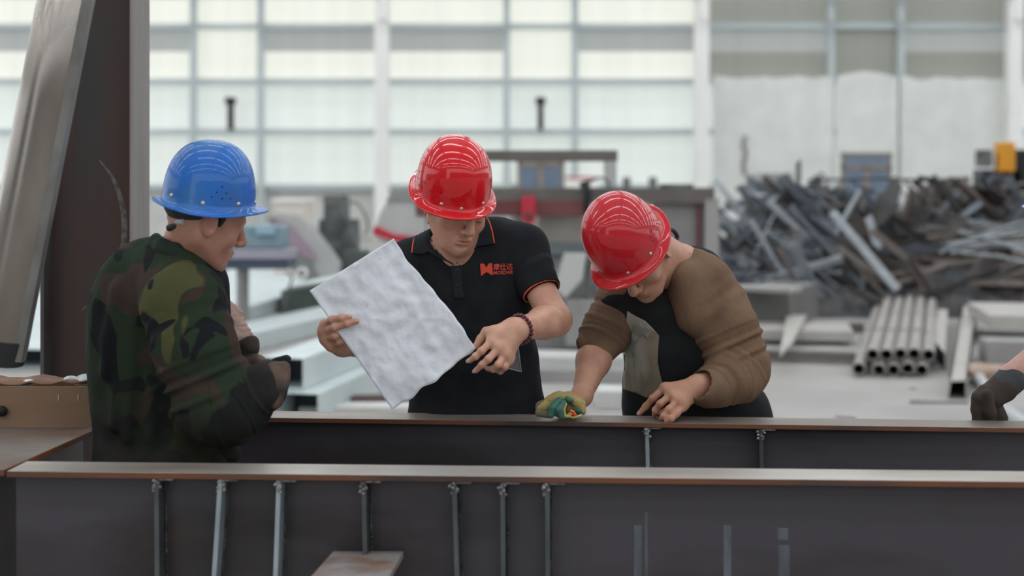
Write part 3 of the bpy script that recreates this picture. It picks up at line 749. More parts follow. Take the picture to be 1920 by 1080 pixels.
a = P(566,512,SY-.3); MB().pipe(a+Vector((0,-.04,0)), a+Vector((0,.04,0)), .07, .035, 24).build('hand_wheel', M['colwhite'], saw, smooth=False)
MB().ball(a, .035, 10).build('wheel_hub', maroon, saw, smooth=True)
MB().tube(cr(pp([(535,510),(548,520),(540,545),(530,590)],SY-.3),5), .014, 8).build('lever', dgrey, saw, smooth=True)
# blue-grey machine further left
bm_ = thing('workbench', 'blurred blue-grey machine bench right of the blue helmeted head', 'workbench', (wx(470,15), 15, 0))
blu = mat('bench_blue', (.16,.25,.30), (.26,.36,.40), rough=.5, scale=4)
MB().bb(wx(380,15),wx(540,15),15,15.6,wz(505,15),wz(485,15)).build('lower_rail', mat('bench_dark_blue',(.06,.08,.12),rough=.5), bm_, bevel=.01)
MB().bb(wx(380,15),wx(545,15),14.95,15.5,wz(486,15),wz(468,15)).build('top_rail', mat('bench_lilac',(.34,.32,.38),rough=.5), bm_, bevel=.01)
MB().bb(wx(420,15),wx(530,15),15.1,15.5,wz(468,15),wz(424,15)).build('cabinet', blu, bm_, bevel=.02)
MB().bb(wx(478,15),wx(512,15),15.05,15.3,wz(440,15),wz(425,15)).build('panel', mat('bench_light_blue',(.30,.45,.55),rough=.5), bm_)
for px in (395,440): MB().bb(wx(px,15),wx(px,15)+.06,15.1,15.5,0,wz(500,15)).build('leg', M['greyrail'], bm_)
cr_ = thing('crate', 'pale crate beyond the tilted saw arm', 'crate', (wx(550,22),22,0))
MB().bb(wx(515,22),wx(572,22),22,22.8,0,wz(378,22)).build('crate_body', mat('pale_crate',(.66,.58,.52),rough=.8), cr_, bevel=.02)
MB().bb(wx(510,22),wx(577,22),21.95,22.85,wz(378,22),wz(374,22)).build('crate_lid', M['colwhite'], cr_)
# ------------------------------------------------------------------ large band saw / gantry behind the middle
BY = 13.2
big = thing('gantry_saw', 'long grey gantry saw with maroon beam behind the middle worker', 'gantry saw', (wx(1000,BY), BY, 0))
arc = [(703,448),(703,425),(712,398),(728,372),(752,356),(800,350),(800,480),(760,470)]
MB().prism(pp(arc,BY), (0,.5,0)).build('wheel_guard', gre, big, bevel=.03)
MB().prism(pp([(722,376),(736,362),(756,353),(800,350),(800,376)],BY-.03), (0,.03,0)).build('guard_vent', mat('guard_dark',(.27,.27,.26),rough=.6), big)
MB().prism(pp([(700,428),(706,424),(740,440),(800,446),(800,462),(740,452),(700,440)],BY-.04), (0,.05,0)).build('red_stripe', redm, big)
MB().bb(wx(780,BY),wx(1340,BY),BY,BY+.3,wz(382,BY),wz(352,BY)).build('upper_beam', brn, big, bevel=.01)
MB().bb(wx(780,BY),wx(1100,BY),BY-.02,BY+.3,wz(405,BY),wz(376,BY)).build('maroon_beam', maroon, big, bevel=.01)
MB().bb(wx(890,BY),wx(1160,BY),BY+.1,BY+.3,wz(302,BY),wz(281,BY)).build('top_bar', brn, big, bevel=.01)
MB().bb(wx(1136,BY),wx(1158,BY),BY+.1,BY+.3,wz(352,BY),wz(302,BY)).build('top_bar_post', gre, big, bevel=.01)
MB().prism(pp([(978,368),(1004,368),(1004,412),(996,420),(984,420),(978,410)],BY-.08), (0,.06,0)).build('red_bracket', redm, big, bevel=.01)
MB().ball(P(991,404,BY-.09), (.04,.02,.04), 14).build('bracket_knob', maroon, big, smooth=True)
MB().tube(pp([(1094,340),(1102,360),(1100,400)],BY-.1), [.05,.04,.03], 10).build('lamp_arm', M['strap'], big, smooth=True)
MB().tube(cr(pp([(1100,348),(1112,336),(1132,334),(1142,346),(1140,372)],BY-.1),5), .012, 8).build('hose', dgrey, big, smooth=True)
MB().bb(wx(1230,BY),wx(1345,BY),BY+.1,BY+.6,0,wz(372,BY)).build('cabinet', mat('cabinet_grey',(.22,.21,.205),(.26,.25,.245),rough=.6,scale=2), big, bevel=.02)
MB().bb(wx(1308,BY),wx(1314,BY),BY+.05,BY+.1,wz(520,BY),wz(365,BY)).build('cabinet_seam', maroon, big)
MB().bb(wx(1322,BY),wx(1348,BY),BY+.0,BY+.1,wz(600,BY),wz(372,BY)).build('cabinet_edge', mat('cabinet_light',(.33,.32,.31),rough=.6), big)
MB().bb(wx(1010,BY),wx(1240,BY),BY+.3,BY+.9,wz(460,BY),wz(405,BY)).build('carriage', mat('carriage_tan',(.38,.33,.28),(.5,.48,.46),rough=.7,scale=2), big, bevel=.01)
MB().bb(wx(1000,BY),wx(1250,BY),BY+.2,BY+.9,wz(480,BY),wz(458,BY)).build('carriage_rail', mat('carriage_slate',(.17,.20,.21),rough=.6), big, bevel=.01)
MB().bb(wx(960,BY),wx(1250,BY),BY+.3,BY+1.,0,wz(480,BY)).build('bed', mat('bed_grey',(.25,.25,.25),(.31,.31,.31),rough=.6,scale=2), big, bevel=.01)
MB().prism(pp([(1058,475),(1100,475),(1092,525),(1060,560),(1040,540)],BY-.2), (0,.1,0)).build('chute', mat('chute_pale',(.52,.52,.50),rough=.5), big, bevel=.01)
MB().bb(wx(1098,BY),wx(1118,BY),BY-.1,BY+.1,wz(640,BY),wz(470,BY)).build('post', dgrey, big)
MB().bb(wx(1060,BY),wx(1240,BY),BY-.2,BY+.3,wz(645,BY),wz(560,BY)).build('foot_frame', M['greyrail'], big, bevel=.01)
MB().bb(wx(1240,BY),wx(1300,BY),BY,BY+.2,wz(352,BY),wz(345,BY)).build('cover', dgrey, big)
# signboard against the wall
sg = tag(MB().bb(wx(1060,38),wx(1122,38),38,38.05,wz(357,38),wz(331,38)).build('signboard', M['colwhite']), 'white notice board with a red top edge by the wall', 'signboard')
MB().bb(wx(1060,38),wx(1122,38),37.98,38.0,wz(335,38),wz(331,38)).build('red_edge', redm, sg)
for k in range(2): MB().bb(wx(1066+50*k,38),wx(1069+50*k,38),38,38.05,0,wz(357,38)).build('post', M['girt'], sg)
for k, (x, lab) in enumerate(((1175,'left'),(1215,'middle'),(1224,'right'))):
    if k == 1: continue
    tag(MB().bb(wx(x-7,38.5),wx(x+7,38.5),38.4,38.7,0,wz(332,38.5)).build('locker', dgrey, bevel=.02), 'small dark upright locker far back, %s of the pair' % lab, 'locker', 'lockers by the wall')
#%%SCRAP
# ------------------------------------------------------------------ scrap heap
def hill(x, y):
    px = 960+x/y*F
    h = 1.5*math.exp(-((y-20.5)/2.6)**2) if y < 20.5 else 1.5
    edge = min(1, max(0, (px-1335)/60.)); w_ = 1-.22*math.exp(-((px-1640)/50.)**2)+.10*math.sin(px*.021+1)
    return max(0, h*edge*w_)
mb = MB(); gx, gy = 70, 24; vs = []; r = random.Random(5)
for j in range(gy):
    for i in range(gx):
        x = 2.2+10.5*i/(gx-1); y = 16.6+6*j/(gy-1)
        z = hill(x, y)*.93+r.uniform(-.08,.05) if 0 < i < gx-1 and 0 < j else -.01
        if j > gy-3: z = min(z, .4 if j == gy-2 else -.01)
        vs.append((x, y, max(z, -.01)))
mb.add(vs, [(j*gx+i, j*gx+i+1, (j+1)*gx+i+1, (j+1)*gx+i) for j in range(gy-1) for i in range(gx-1)])
tag(mb.build('scrap_heap', mat('scrap_core', (.035,.036,.04), (.09,.085,.085), rough=.7, metal=.2, scale=6)), 'dark tangled core of the scrap heap under the loose bars', 'scrap heap', kind='stuff')
sc_m = {'blue': mat('scrap_blue_grey', (.17,.19,.215), (.11,.12,.14), rough=.5, metal=.35, scale=5),
        'pale': mat('scrap_pale', (.36,.39,.41), (.26,.28,.30), rough=.45, metal=.35, scale=5),
        'brown': mat('scrap_brown', (.17,.14,.125), (.11,.09,.08), rough=.65, metal=.2, scale=5),
        'dark': mat('scrap_dark', (.045,.043,.045), (.08,.075,.072), rough=.6, metal=.3, scale=5)}
def meshof(mbx, name, m):
    me = bpy.data.meshes.new(name); me.from_pydata(mbx.v, [], mbx.f); me.materials.append(m)
    bm = bmesh.new(); bm.from_mesh(me); bmesh.ops.recalc_face_normals(bm, faces=bm.faces); bm.to_mesh(me); bm.free(); return me
kinds = {}
for cn in ('blue','pale','brown','dark'):
    m = sc_m[cn]
    ang = MB().prism([(0,0,0),(.07,0,0),(.07,.008,0),(.008,.008,0),(.008,.07,0),(0,.07,0)], (0,0,1)); ang.v = [(a,b,c-.5) for a,b,c in ang.v]
    kinds['scrap_angle_bar', cn] = meshof(ang, 'scrap_angle_bar', m)
    kinds['scrap_pipe', cn] = meshof(MB().pipe((0,0,-.5),(0,0,.5),.028,.022,12), 'scrap_pipe', m)
    kinds['scrap_flat_bar', cn] = meshof(MB().box((0,0,0),(.09,.012,1)), 'scrap_flat_bar', m)
    kinds['scrap_rod', cn] = meshof(MB().tube([(0,0,-.5),(.03,.01,0),(0,0,.5)],.016,7), 'scrap_rod', m)
    kinds['scrap_plate', cn] = meshof(MB().prism([(-.2,0,-.25),(.22,0,-.2),(.25,0,.22),(.02,0,.3),(-.24,0,.12)],(0,.01,0)), 'scrap_plate', m)
    pts = [(.35*math.cos(t*.35),.05*math.sin(t),.35*math.sin(t*.35)) for t in range(10)]
    kinds['scrap_curl', cn] = meshof(MB().tube(pts,.022,7), 'scrap_curl', m)
lab = {'blue':'blue-grey','pale':'pale','brown':'brownish','dark':'dark'}
klab = {'scrap_angle_bar':'angle bar offcut','scrap_pipe':'thin pipe offcut','scrap_flat_bar':'flat bar offcut','scrap_rod':'thin rod','scrap_plate':'torn plate offcut','scrap_curl':'bent strip'}
def scrap(kind, cn, p, d, L, roll=0, label=None):
    d = Vector(d).normalized(); o = bpy.data.objects.new(kind, kinds[kind, cn]); COL.objects.link(o)
    o.rotation_euler = (d.to_track_quat('Z','Y') @ Matrix.Rotation(roll,3,'Z').to_quaternion()).to_euler(); o.location = p
    o.scale = (1.15,1.15,L) if kind not in ('scrap_plate','scrap_curl') else (L*.8,)*3
    if label: return tag(o, label, 'scrap metal')
    return tag(o, '%s steel %s tangled in the scrap heap' % (lab[cn], klab[kind]), 'scrap metal', '%s %ss in the scrap heap' % (lab[cn], klab[kind]))
r = random.Random(21)
def onheap(px, t):      # point on the front slope: t 0 = foot, 1 = crest
    y = 17.0+3.2*t; x = (px-960)/F*y; return x, y, hill(x, y)
for i in range(290):
    px = r.uniform(1345, 1980); t = r.random()**.8; x, y, z = onheap(px, t)
    left = px < 1560
    if left: cn = r.choice(['blue','blue','blue','pale','brown']); an = r.choice([-55,-45,-60,-35,50,-20,5,20])
    elif t > .55: cn = r.choice(['dark','brown','blue','dark','brown']); an = r.choice([-60,-30,40,70,10,-45,60])
    elif px < 1720: cn = r.choice(['brown','brown','blue','dark']); an = r.choice([-35,-40,-30,-45,-25])
    else: cn = r.choice(['brown','brown','blue','dark','brown']); an = r.choice([2,-3,8,15,10,5,60])
    an = math.radians(an+r.gauss(0,7)); kind = r.choice(['scrap_angle_bar','scrap_pipe','scrap_flat_bar','scrap_flat_bar','scrap_rod','scrap_angle_bar','scrap_plate','scrap_curl'])
    L = r.uniform(.5,1.7) if t > .15 else r.uniform(.4,1.0)
    if kind in ('scrap_plate','scrap_curl'): L = r.uniform(.5,1.1)
    if t > .8 and abs(math.sin(an)) > .5: L = min(L, .7)
    hh = abs(math.sin(an))*L/2*(1 if kind not in ('scrap_plate','scrap_curl') else .4)
    zz = max(z+r.uniform(-.08,.10), hh+.05); top_ = 1.66 if not 1540 < px < 1680 else 1.5
    if zz+hh > top_: zz = max(top_-hh, .3)
    scrap(kind, cn, (x, y-.12-r.uniform(0,.15), zz), (math.cos(an), r.uniform(-.15,.35), math.sin(an)), L, r.uniform(0,6.28))
def between(kind, cn, a, b, Y, label):
    A, B = P(*a, Y), P(*b, Y-.3); o = scrap(kind, cn, (A+B)/2, B-A, (B-A).length, 1., label or 'x')
    if not label: del o['label']
    return o
between('scrap_flat_bar','pale',(1560,397),(1683,543),17.2,'long pale straight bar sloping down the middle of the scrap heap')
between('scrap_flat_bar','pale',(1628,407),(1648,468),18.2,'short pale bar standing steeply near the middle of the scrap heap')
between('scrap_rod','dark',(1515,338),(1790,341),19.6,'long thin dark rod lying level across the crest of the scrap heap')
between('scrap_angle_bar','dark',(1720,338),(1850,362),19.4,'dark angle bar on the crest of the scrap heap near the orange machine')
between('scrap_flat_bar','dark',(1497,303),(1497,345),19.5,'short dark post poking up from the left part of the heap')
between('scrap_plate','dark',(1640,410),(1680,365),18.6,'dark square plate tilted in the middle of the scrap heap').scale = (1.3,1.3,1.3)
for k in range(7): between('scrap_rod','pale',(1762+7*k,474-4*k*(k%3)),(1945,408+15*k),17.6-.15*k,None)
for o in list(COL.objects):
    if o.name.startswith('scrap_rod') and not o.get('label'): tag(o,'pale rod in the fan of bright rods at the right end of the scrap heap','scrap metal','fan of pale rods at the right end of the heap')
# hanging chain on the far wall
ch = MB(); pts = [(1397,258),(1394,275),(1399,285),(1396,300),(1394,312),(1398,330)]
for i in range(len(pts)-1):
    for k in range(4):
        a = P(*pts[i],39.49).lerp(P(*pts[i+1],39.49), k/4); ch.ball(a,(.065,.06,.065),6)
tag(ch.build('chain', M['greyrail'], smooth=True), 'thin grey chain hanging above the left of the scrap heap', 'chain')
tag(MB().bb(wx(1420,24),wx(1488,24),24,24.6,0,wz(323,24)).build('cabinet', mat('pale_cabinet',(.42,.42,.40),rough=.7), bevel=.03), 'pale low cabinet peeping over the left of the scrap heap', 'cabinet')
# orange and dark machine at the right
om = thing('forklift_mast', 'dark machine with an orange panel above the scrap heap at right', 'machine', (wx(1870,23.6),23.6,0))
MB().bb(wx(1867,23.6),wx(1897,23.6),23.4,23.7,wz(323,23.6),wz(267,23.6)).build('orange_panel', mat('machine_orange',(.78,.33,.02),rough=.5), om, bevel=.03)
MB().bb(wx(1835,23.6),wx(1858,23.6),23.5,23.8,wz(313,23.6),wz(281,23.6)).build('dark_head', dgrey, om, bevel=.02)
MB().bb(wx(1842,23.6),wx(1915,23.6),23.6,24.1,0,wz(318,23.6)).build('mast_body', mat('mast_dark',(.03,.035,.045),(.05,.055,.06),rough=.6,scale=2), om, bevel=.02)
MB().bb(wx(1897,23.6),wx(1940,23.6),23.6,24.1,wz(360,23.6),wz(280,23.6)).build('rear_housing', M['strap'], om, bevel=.02)
# ------------------------------------------------------------------ bundle of pipes on the floor
pipem = mat('grey_pipe', (.40,.37,.345), (.32,.29,.27), rough=.5, metal=.3, scale=4)
r = random.Random(2); pin = mat('pipe_shade',(.012,.012,.013),rough=.8)
PR = .0535
top = [(1636,673,1651,549),(1662,673,1671,549),(1688,671,1690,548),(1714,671,1710,548),(1741,674,1730,550)]
low = [(1610,690,1632,562),(1648,696,1660,566),(1675,699,1680,566),(1702,694,1698,566),(1728,698,1716,566)]
plabel = ['leftmost of the five upper pipes','second from the left of the five upper pipes','middle one of the five upper pipes','fourth from the left of the five upper pipes','rightmost of the five upper pipes',
          'lone pipe on the floor at the left side of the bundle','leftmost pipe under the upper row','second pipe under the upper row','third pipe under the upper row','rightmost pipe under the upper row']
for i, (x0,y0,x1,y1) in enumerate(top+low):
    z = (PR*3 if i < 5 else PR)+.005+[0,0,.006,.006,-.004,.01,0,0,.012,.0][i]
    a = PZ(x0,y0,z)
    if i < 5: a.y = 11.75; a.x = (x0-960)/F*a.y
    else: a.y = 11.6+.0; a.x = (x0-960)/F*a.y
    b = Vector(((x1-960)/F*18.0, 17.6, z)); u = (b-a).normalized(); b = a+u*6
    o = tag(MB().pipe(a,b,PR,PR*.86,28).build('steel_pipe', pipem, smooth=False), 'grey steel pipe, '+plabel[i], 'pipe', 'bundled pipes on the floor'); smooth_by_angle(o)
    MB().tube([a+u*.25,a+u*.26],PR*.85,20).build('shade_plug', pin, o)  # dark disc stands in for the shade down the pipe bore
w0 = Vector(((1622-960)/F*13.2,13.2,PR*4.1)); w1 = Vector(((1738-960)/F*13.1,13.1,PR*4.2))
tag(MB().tube(cr([w0-Vector((.03,0,.14)),w0,(w0+w1)/2+Vector((.05,-.03,.012)),w1,w1+Vector((.05,0,-.12))],5),.006,6).build('tie_wire', M['greyrail'], smooth=True), 'thin wire tied across the top of the pipe bundle', 'wire')
# channel and plates beside the pipes
palep = mat('pale_steel_channel',(.47,.44,.41),(.40,.375,.35),rough=.55,scale=3)
ch0 = thing('steel_channel','tall pale steel channel lying right of the pipe bundle','steel channel',tuple(PZ(1800,725,0)))
a, b, z = PZ(1772,728,.0), PZ(1800,572,.0), .0
q0, q1 = PZ(1813,712,.14), PZ(1833,580,.14); q2, q3 = PZ(1780,713,.14), PZ(1802,575,.14)
q1 = Vector(((1832-960)/F*17,17,.14)); q3 = Vector(((1806-960)/F*17,17,.14))
MB().prism([q2,q0,q1,q3],(0,0,-.012)).build('top_face', palep, ch0)
MB().prism([q2,q3,q3-Vector((.02,0,.14)),q2-Vector((.02,0,.14))],(.012,0,0)).build('side_face', palep, ch0)
MB().prism([q0,q1,q1-Vector((0,0,.14)),q0-Vector((0,0,.14))],(-.012,0,0)).build('side_face', M['greyrail'], ch0)
sm = thing('steel_channel','short bent pale channel between pipe bundle and tall channel','steel channel',tuple(PZ(1765,690,0)))
q = [PZ(1752,640,.16),PZ(1772,662,.16),Vector(((1777-960)/F*16,16,.16)),Vector(((1758-960)/F*16,16,.16))]
MB().prism(q,(0,0,-.012)).build('top_face', palep, sm); MB().prism([q[0],q[1],q[1]-Vector((0,0,.15)),q[0]-Vector((0,0,.15))],(0,.01,0)).build('end_face', M['strap'], sm)
# long members lying on the floor
rail(1360,603,1620,607,.10,.10,.15,brn,'long brown steel bar on the floor behind the right-hand worker')
rail(1380,545,1480,548,.45,.4,1.6,mat('grey_steel_bin',(.17,.165,.16),(.14,.135,.13),rough=.6,scale=2),'low grey steel bin by the shoulder of the right-hand worker','steel_bin','steel bin')
rail(1370,536,1482,541,.52,.05,.3,mat('bin_rim_pale',(.38,.37,.35),rough=.6),'pale steel strip along the top of the low grey bin','steel_strip','steel strip')
rail(1380,657,1605,662,.10,.08,.12,brn,'lower brown steel bar on the floor left of the pipes')
rail(1380,618,1600,622,.14,.10,.9,palep,'broad pale steel slab on the floor left of the pipes','steel_slab','steel slab')
rail(1856,592,2100,596,.30,.12,1.6,palep,'broad pale beam lying on the floor at the right edge','floor_beam','steel beam')
rail(1850,640,2100,644,.2,.2,.4,M['greyrail'],'grey beam on the floor in front of the broad pale one','floor_beam','steel beam')
tag(MB().prism([PZ(1475,590,.2),PZ(1512,590,.2),PZ(1486,640,.2),PZ(1462,664,.2)],(0,0,-.03)).build('steel_strip',palep),'small pale strip propped across the floor bars','steel strip')
tag(MB().tube([PZ(1706,753,.012),PZ(1815,754,.012)],[.014,.010],10).build('steel_rod',M['greyrail'],smooth=True),'thin grey rod lying on the floor left of the gloved hand','steel rod')
tag(MB().tube([PZ(1566,782,.01),PZ(1604,784,.01)],.009,8).build('steel_rod',M['greyrail'],smooth=True),'very short rod on the floor below the pipe bundle','steel rod')
tag(MB().ball(PZ(1712,727,.01),(.035,.02,.012),10).build('pebble',palep,smooth=True),'tiny pale chip on the floor below the pipe bundle','chip')
c = PZ(1850,700,.08); s = SDF((c.x-.3,c.y-.25,0),(c.x+.3,c.y+.25,.3),.012); r = random.Random(4)
for k in range(9): s.ell((c.x+r.uniform(-.15,.15),c.y+r.uniform(-.08,.08),.05+r.uniform(0,.07)),(r.uniform(.05,.1),.06,r.uniform(.03,.06)),.02)
tag(s.build('rag_pile',mat('orange_rags',(.50,.30,.20),(.44,.40,.36),rough=.9,scale=9)),'orange and pale crumpled rags on the floor at right','rags')
tag(MB().tube(cr([PZ(1830,700,.05),PZ(1850,730,.05),PZ(1880,765,.05),PZ(1930,800,.05),PZ(1990,830,.05)],5),.045,12).build('floor_hose',mat('white_hose',(.45,.46,.47),rough=.5),smooth=True),'thick pale hose on the floor beneath the gloved arm','hose')
#%%PEOPLE
# ------------------------------------------------------------------ heads, helmets, hands
SK = dict(A=(.60,.335,.235), B=(.51,.27,.18), C=(.43,.215,.150))
def head(s, jaw=1.0):
    # face looks towards -y, up is +z, origin at the centre of the skull
    s.ell((0,.012,.02),(.075,.096,.086),.02)
    s.ell((0,-.03,-.022),(.064,.060,.088),.03)
    for sx in (-1,1):
        s.cap((sx*.050*jaw,.0,-.06),(sx*.028,-.060,-.106),.022,.019,.03)
        s.ell((sx*.043,-.060,-.042),(.022,.021,.022),.022)
        s.cap((sx*.012,-.088,.004),(sx*.042,-.074,.005),.009,.008,.014)
    s.ell((0,-.080,-.112),(.022,.017,.018),.022)
    s.ell((0,-.072,-.078),(.034,.024,.026),.02)
    for sx in (-1,1): s.ell((sx*.031,-.096,-.014),(.016,.013,.010),.012,cut=True)
    for sx in (-1,1): s.ell((sx*.031,-.079,-.016),(.0145,.0135,.0125),.004)
    s.cap((0,-.087,-.006),(0,-.112,-.044),.0085,.0125,.012)
    for sx in (-1,1): s.ell((sx*.0135,-.100,-.050),(.0085,.0105,.008),.007)
    s.ell((0,-.1035,-.056),(.0045,.006,.004),.004)
    for sx in (-1,1): s.ell((sx*.0085,-.105,-.0585),(.0038,.006,.0035),.002,cut=True)
    s.ell((0,-.093,-.0745),(.0235,.0105,.0065),.005); s.ell((0,-.0915,-.0855),(.0205,.0115,.0078),.005)
    s.ell((0,-.106,-.0800),(.0240,.0125,.0018),.0025,cut=True)
    s.ell((0,-.094,-.0955),(.016,.006,.004),.008,cut=True)
    for sx in (-1,1):
        a = Matrix.Rotation(sx*math.radians(22),3,'Z') @ Matrix.Rotation(math.radians(-8),3,'X')
        s.ell((sx*.081,.004,-.022),(.0085,.019,.032),.006,R=np.array(a))
        s.ell((sx*.090,.000,-.018),(.006,.011,.020),.004,cut=True,R=np.array(a))
def skin_col(base, frm, hands=()):
    c0, R = frm
    def fn(pos):
        n = len(pos); col = np.tile(np.array(base), (n,1)); l = (pos-np.array(c0))@np.array(R)
        def blend(mask, c): nonlocal col; col = col*(1-mask[:,None])+np.array(c)*mask[:,None]
        def g(c, r): return np.clip(1.6*(1-np.sqrt((((l-np.array(c))/np.array(r))**2).sum(1))),0,1)
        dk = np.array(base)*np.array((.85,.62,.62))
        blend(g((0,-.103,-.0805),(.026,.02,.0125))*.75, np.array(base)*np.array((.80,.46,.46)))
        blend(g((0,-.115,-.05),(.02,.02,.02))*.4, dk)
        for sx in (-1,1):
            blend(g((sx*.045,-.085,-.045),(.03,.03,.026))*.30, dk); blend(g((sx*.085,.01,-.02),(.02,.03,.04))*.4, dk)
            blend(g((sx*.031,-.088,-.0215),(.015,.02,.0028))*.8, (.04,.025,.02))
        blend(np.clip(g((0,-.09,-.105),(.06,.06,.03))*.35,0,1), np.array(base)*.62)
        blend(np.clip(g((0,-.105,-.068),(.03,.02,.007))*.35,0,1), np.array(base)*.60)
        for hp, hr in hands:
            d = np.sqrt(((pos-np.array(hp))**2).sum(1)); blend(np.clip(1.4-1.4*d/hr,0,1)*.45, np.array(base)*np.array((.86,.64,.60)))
        return col
    return fn
HEL = []
def helmet(parent, c, R, shell, rivets, vents, half=(.096,.112), hgt=.150, flat=1.):
    c = Vector(c); HEL.append((c, np.array(R)[:,2])); R = Matrix(R.tolist()); nu, nv = 96, 30
    prof = []
    for v in range(nv+1):
        t = v/nv*math.pi/2; ex = 2/2.4
        prof.append((max(0,math.sin(t))**ex, max(0,math.cos(t))**ex*hgt, 0.))
    # concave flare and brim: (scale, z, outward)
    extra = [(1.,-.004,.0012),(1.,-.0075,.0035),(1.,-.0105,.007),(1.,-.0130,.0115),(1.,-.0148,.016),(1.,-.0162,.0182),(1.,-.0190,.0178),(1.,-.0190,.0155)]
    inner = [(.985,-.014,.007),(.972,-.006,.0),(.97,.02,.0)]
    vs = []; rows_ = prof+extra+inner
    def shape(u, s_, z, o):
        ca, sa = math.sin(u), -math.cos(u)          # u = 0 faces the front (-y)
        fx, fy = half; x = ca*fx*s_; y = sa*fy*s_*(1.0 if sa < 0 else 1.04)
        front = max(0, -sa)**2; back = max(0, sa)**2
        if o:
            w_ = o*(1+.85*front+.25*back-.10*(1-front-back)); x += ca*w_; y += sa*w_
            z = z + min(1,o/.012)*(-.008*(1-front-back)+.006*front+.012*back)
        return Vector((x, y, z))
    for (s_, z, o) in rows_:
        for k in range(nu): vs.append(shape(2*math.pi*k/nu, s_, z, o))
    fs = [(i*nu+k, i*nu+(k+1)%nu, (i+1)*nu+(k+1)%nu, (i+1)*nu+k) for i in range(1,len(rows_)-1) for k in range(nu)]
    tip = len(vs); vs.append(Vector((0,0,hgt))); fs += [(tip, nu+(k+1)%nu, nu+k) for k in range(nu)]
    # centre inner crown closes the liner
    tip2 = len(vs); vs.append(Vector((0,0,hgt*.5))); b0 = (len(rows_)-1)*nu; fs += [(tip2, b0+k, b0+(k+1)%nu) for k in range(nu)]
    # gentle centre ridge on top
    out = []
    for v in vs: out.append(c+R@v)
    mb = MB(); mb.add(out, fs); used = set(i for f in fs for i in f)
    o = mb.build('hard_hat', shell, parent, smooth=True)
    me = o.data; bm = bmesh.new(); bm.from_mesh(me); bmesh.ops.delete(bm, geom=[v for v in bm.verts if not v.link_faces], context='VERTS'); bm.to_mesh(me); bm.free(); me.shade_smooth()
    def onshell(az, z):     # azimuth in degrees from the front, height over the rim
        ex = 2.4; q = max(0, 1-(max(z,0)/hgt)**ex)**(1/ex); a = math.radians(az); p = shape(a, q, z, 0)
        n_ = Vector((p.x/half[0]**2, p.y/half[1]**2, max(z,0)*.9/hgt**2)).normalized(); return c+R@p, (R@n_).normalized()
    for az, z in rivets:
        p, n_ = onshell(az, z); q = n_.to_track_quat('Z','Y').to_matrix(); MB().ball(p+n_*.0005,(.0052,.0052,.0032),14,R=q).build('rivet', M['rivet'], o, smooth=True)
    for az, z in vents:
        p, n_ = onshell(az, z); q = n_.to_track_quat('Z','Y').to_matrix(); MB().ball(p,(.0022,.0022,.0006),10,R=q).build('vent_hole', M['hole'], o, smooth=True)
    return o
def hand(s, wrist, knuck, fingers, rw=.027, k=.010, fr=.0092):
    # palm from the wrist to each knuckle, then each finger chain
    for kp in knuck: s.cap(wrist, kp, rw*.80, .0125, .016)
    for i in range(len(knuck)-1): s.cap(knuck[i], knuck[i+1], .0125, .0125, .012)
    for f in fingers:
        n = len(f); rs = [fr*(1.12-.34*i/(n-1)) for i in range(n)]
        for i in range(n-1): s.cap(f[i], f[i+1], rs[i], rs[i+1], .0045)
        for q in f[1:-1]: s.ell(q, (fr*1.06,)*3, .003)
def nail(pt, prev, up, r, parent):
    pt, prev = Vector(pt), Vector(prev); d = (pt-prev).normalized(); up = Vector(up); up = (up-d*up.dot(d)).normalized(); sd = d.cross(up)
    R = Matrix((sd, d, up)).transposed(); MB().ball(pt+up*r*.72+d*r*.15,(r*.62,r*.85,r*.26),12,R=R).build('fingernail', M['nail'], parent, smooth=True)
def legs(root, hip, feet, m, hz=.98, w=.085):
    hip = Vector(hip); s = SDF((hip.x-.35,hip.y-.35,.03),(hip.x+.35,hip.y+.35,hz+.03),.010)
    for i, f in enumerate(feet):
        sx = -1 if i == 0 else 1; hj = Vector((hip.x+sx*.09*(1 if abs(feet[0][0]-feet[1][0]) > .08 else .2), hip.y+(feet[i][1]-hip.y)*.25, hz-.10)); kn = Vector((hj.x*.5+f[0]*.5, hj.y*.5+f[1]*.5-.01, .50)); an = Vector((f[0], f[1], .09))
        s.cap(hj, kn, .084, .070, .03); s.cap(kn, an, .070, .058, .02, fold=(.005,4,0,.3))
    s.cap(hip+Vector((-.07,0,hz-.06-hip.z)), hip+Vector((.07,0,hz-.06-hip.z)), .086, .086, .04)
    s.disp(lambda x,y,z: .004*fnoise(x,y,z,30,3)).build('trousers', m, root, keep=False)
    for f in feet:
        d = Vector((f[2], f[3], 0)).normalized(); a = Vector((f[0],f[1],.05)); 
        s = SDF((a.x-.22,a.y-.22,.0005),(a.x+.22,a.y+.22,.2),.007)
        s.cap(a-d*.05, a+d*.14+Vector((0,0,-.012)), .048, .040, .02); s.cap(a-d*.03, a-d*.03+Vector((0,0,.1)), .05,.05,.02); s.below(.004)
        s.build('boot', M['boot'], root, keep=False)
def person_root(label, p): return thing('person', label, 'person', p)
def box_of(pts, pad): 
    a = np.array([list(p) for p in pts]); return a.min(0)-pad, a.max(0)+pad

# ============ the middle worker: black polo, red helmet, paper in his hand
A = person_root('man in glossy red hard hat and black polo shirt holding a paper sheet', (P(900,700,3.95).x, 3.95, 0))
hA = P(858,374,3.83); RA = RR(32,20,8)
shL, shR = P(775,492,3.92), P(978,470,3.92)
elL, wrL = P(742,652,3.86), P(655,648,3.60)
elR, wrR = P(1041,600,3.80), P(972,618,3.585)
s = SDF(P(560,250,3.9)-Vector((0,.5,1.2)), (.32, 4.25, 1.80), .007, fine=[((-.52,3.45,.98),(.03,3.9,1.72),.0028)])
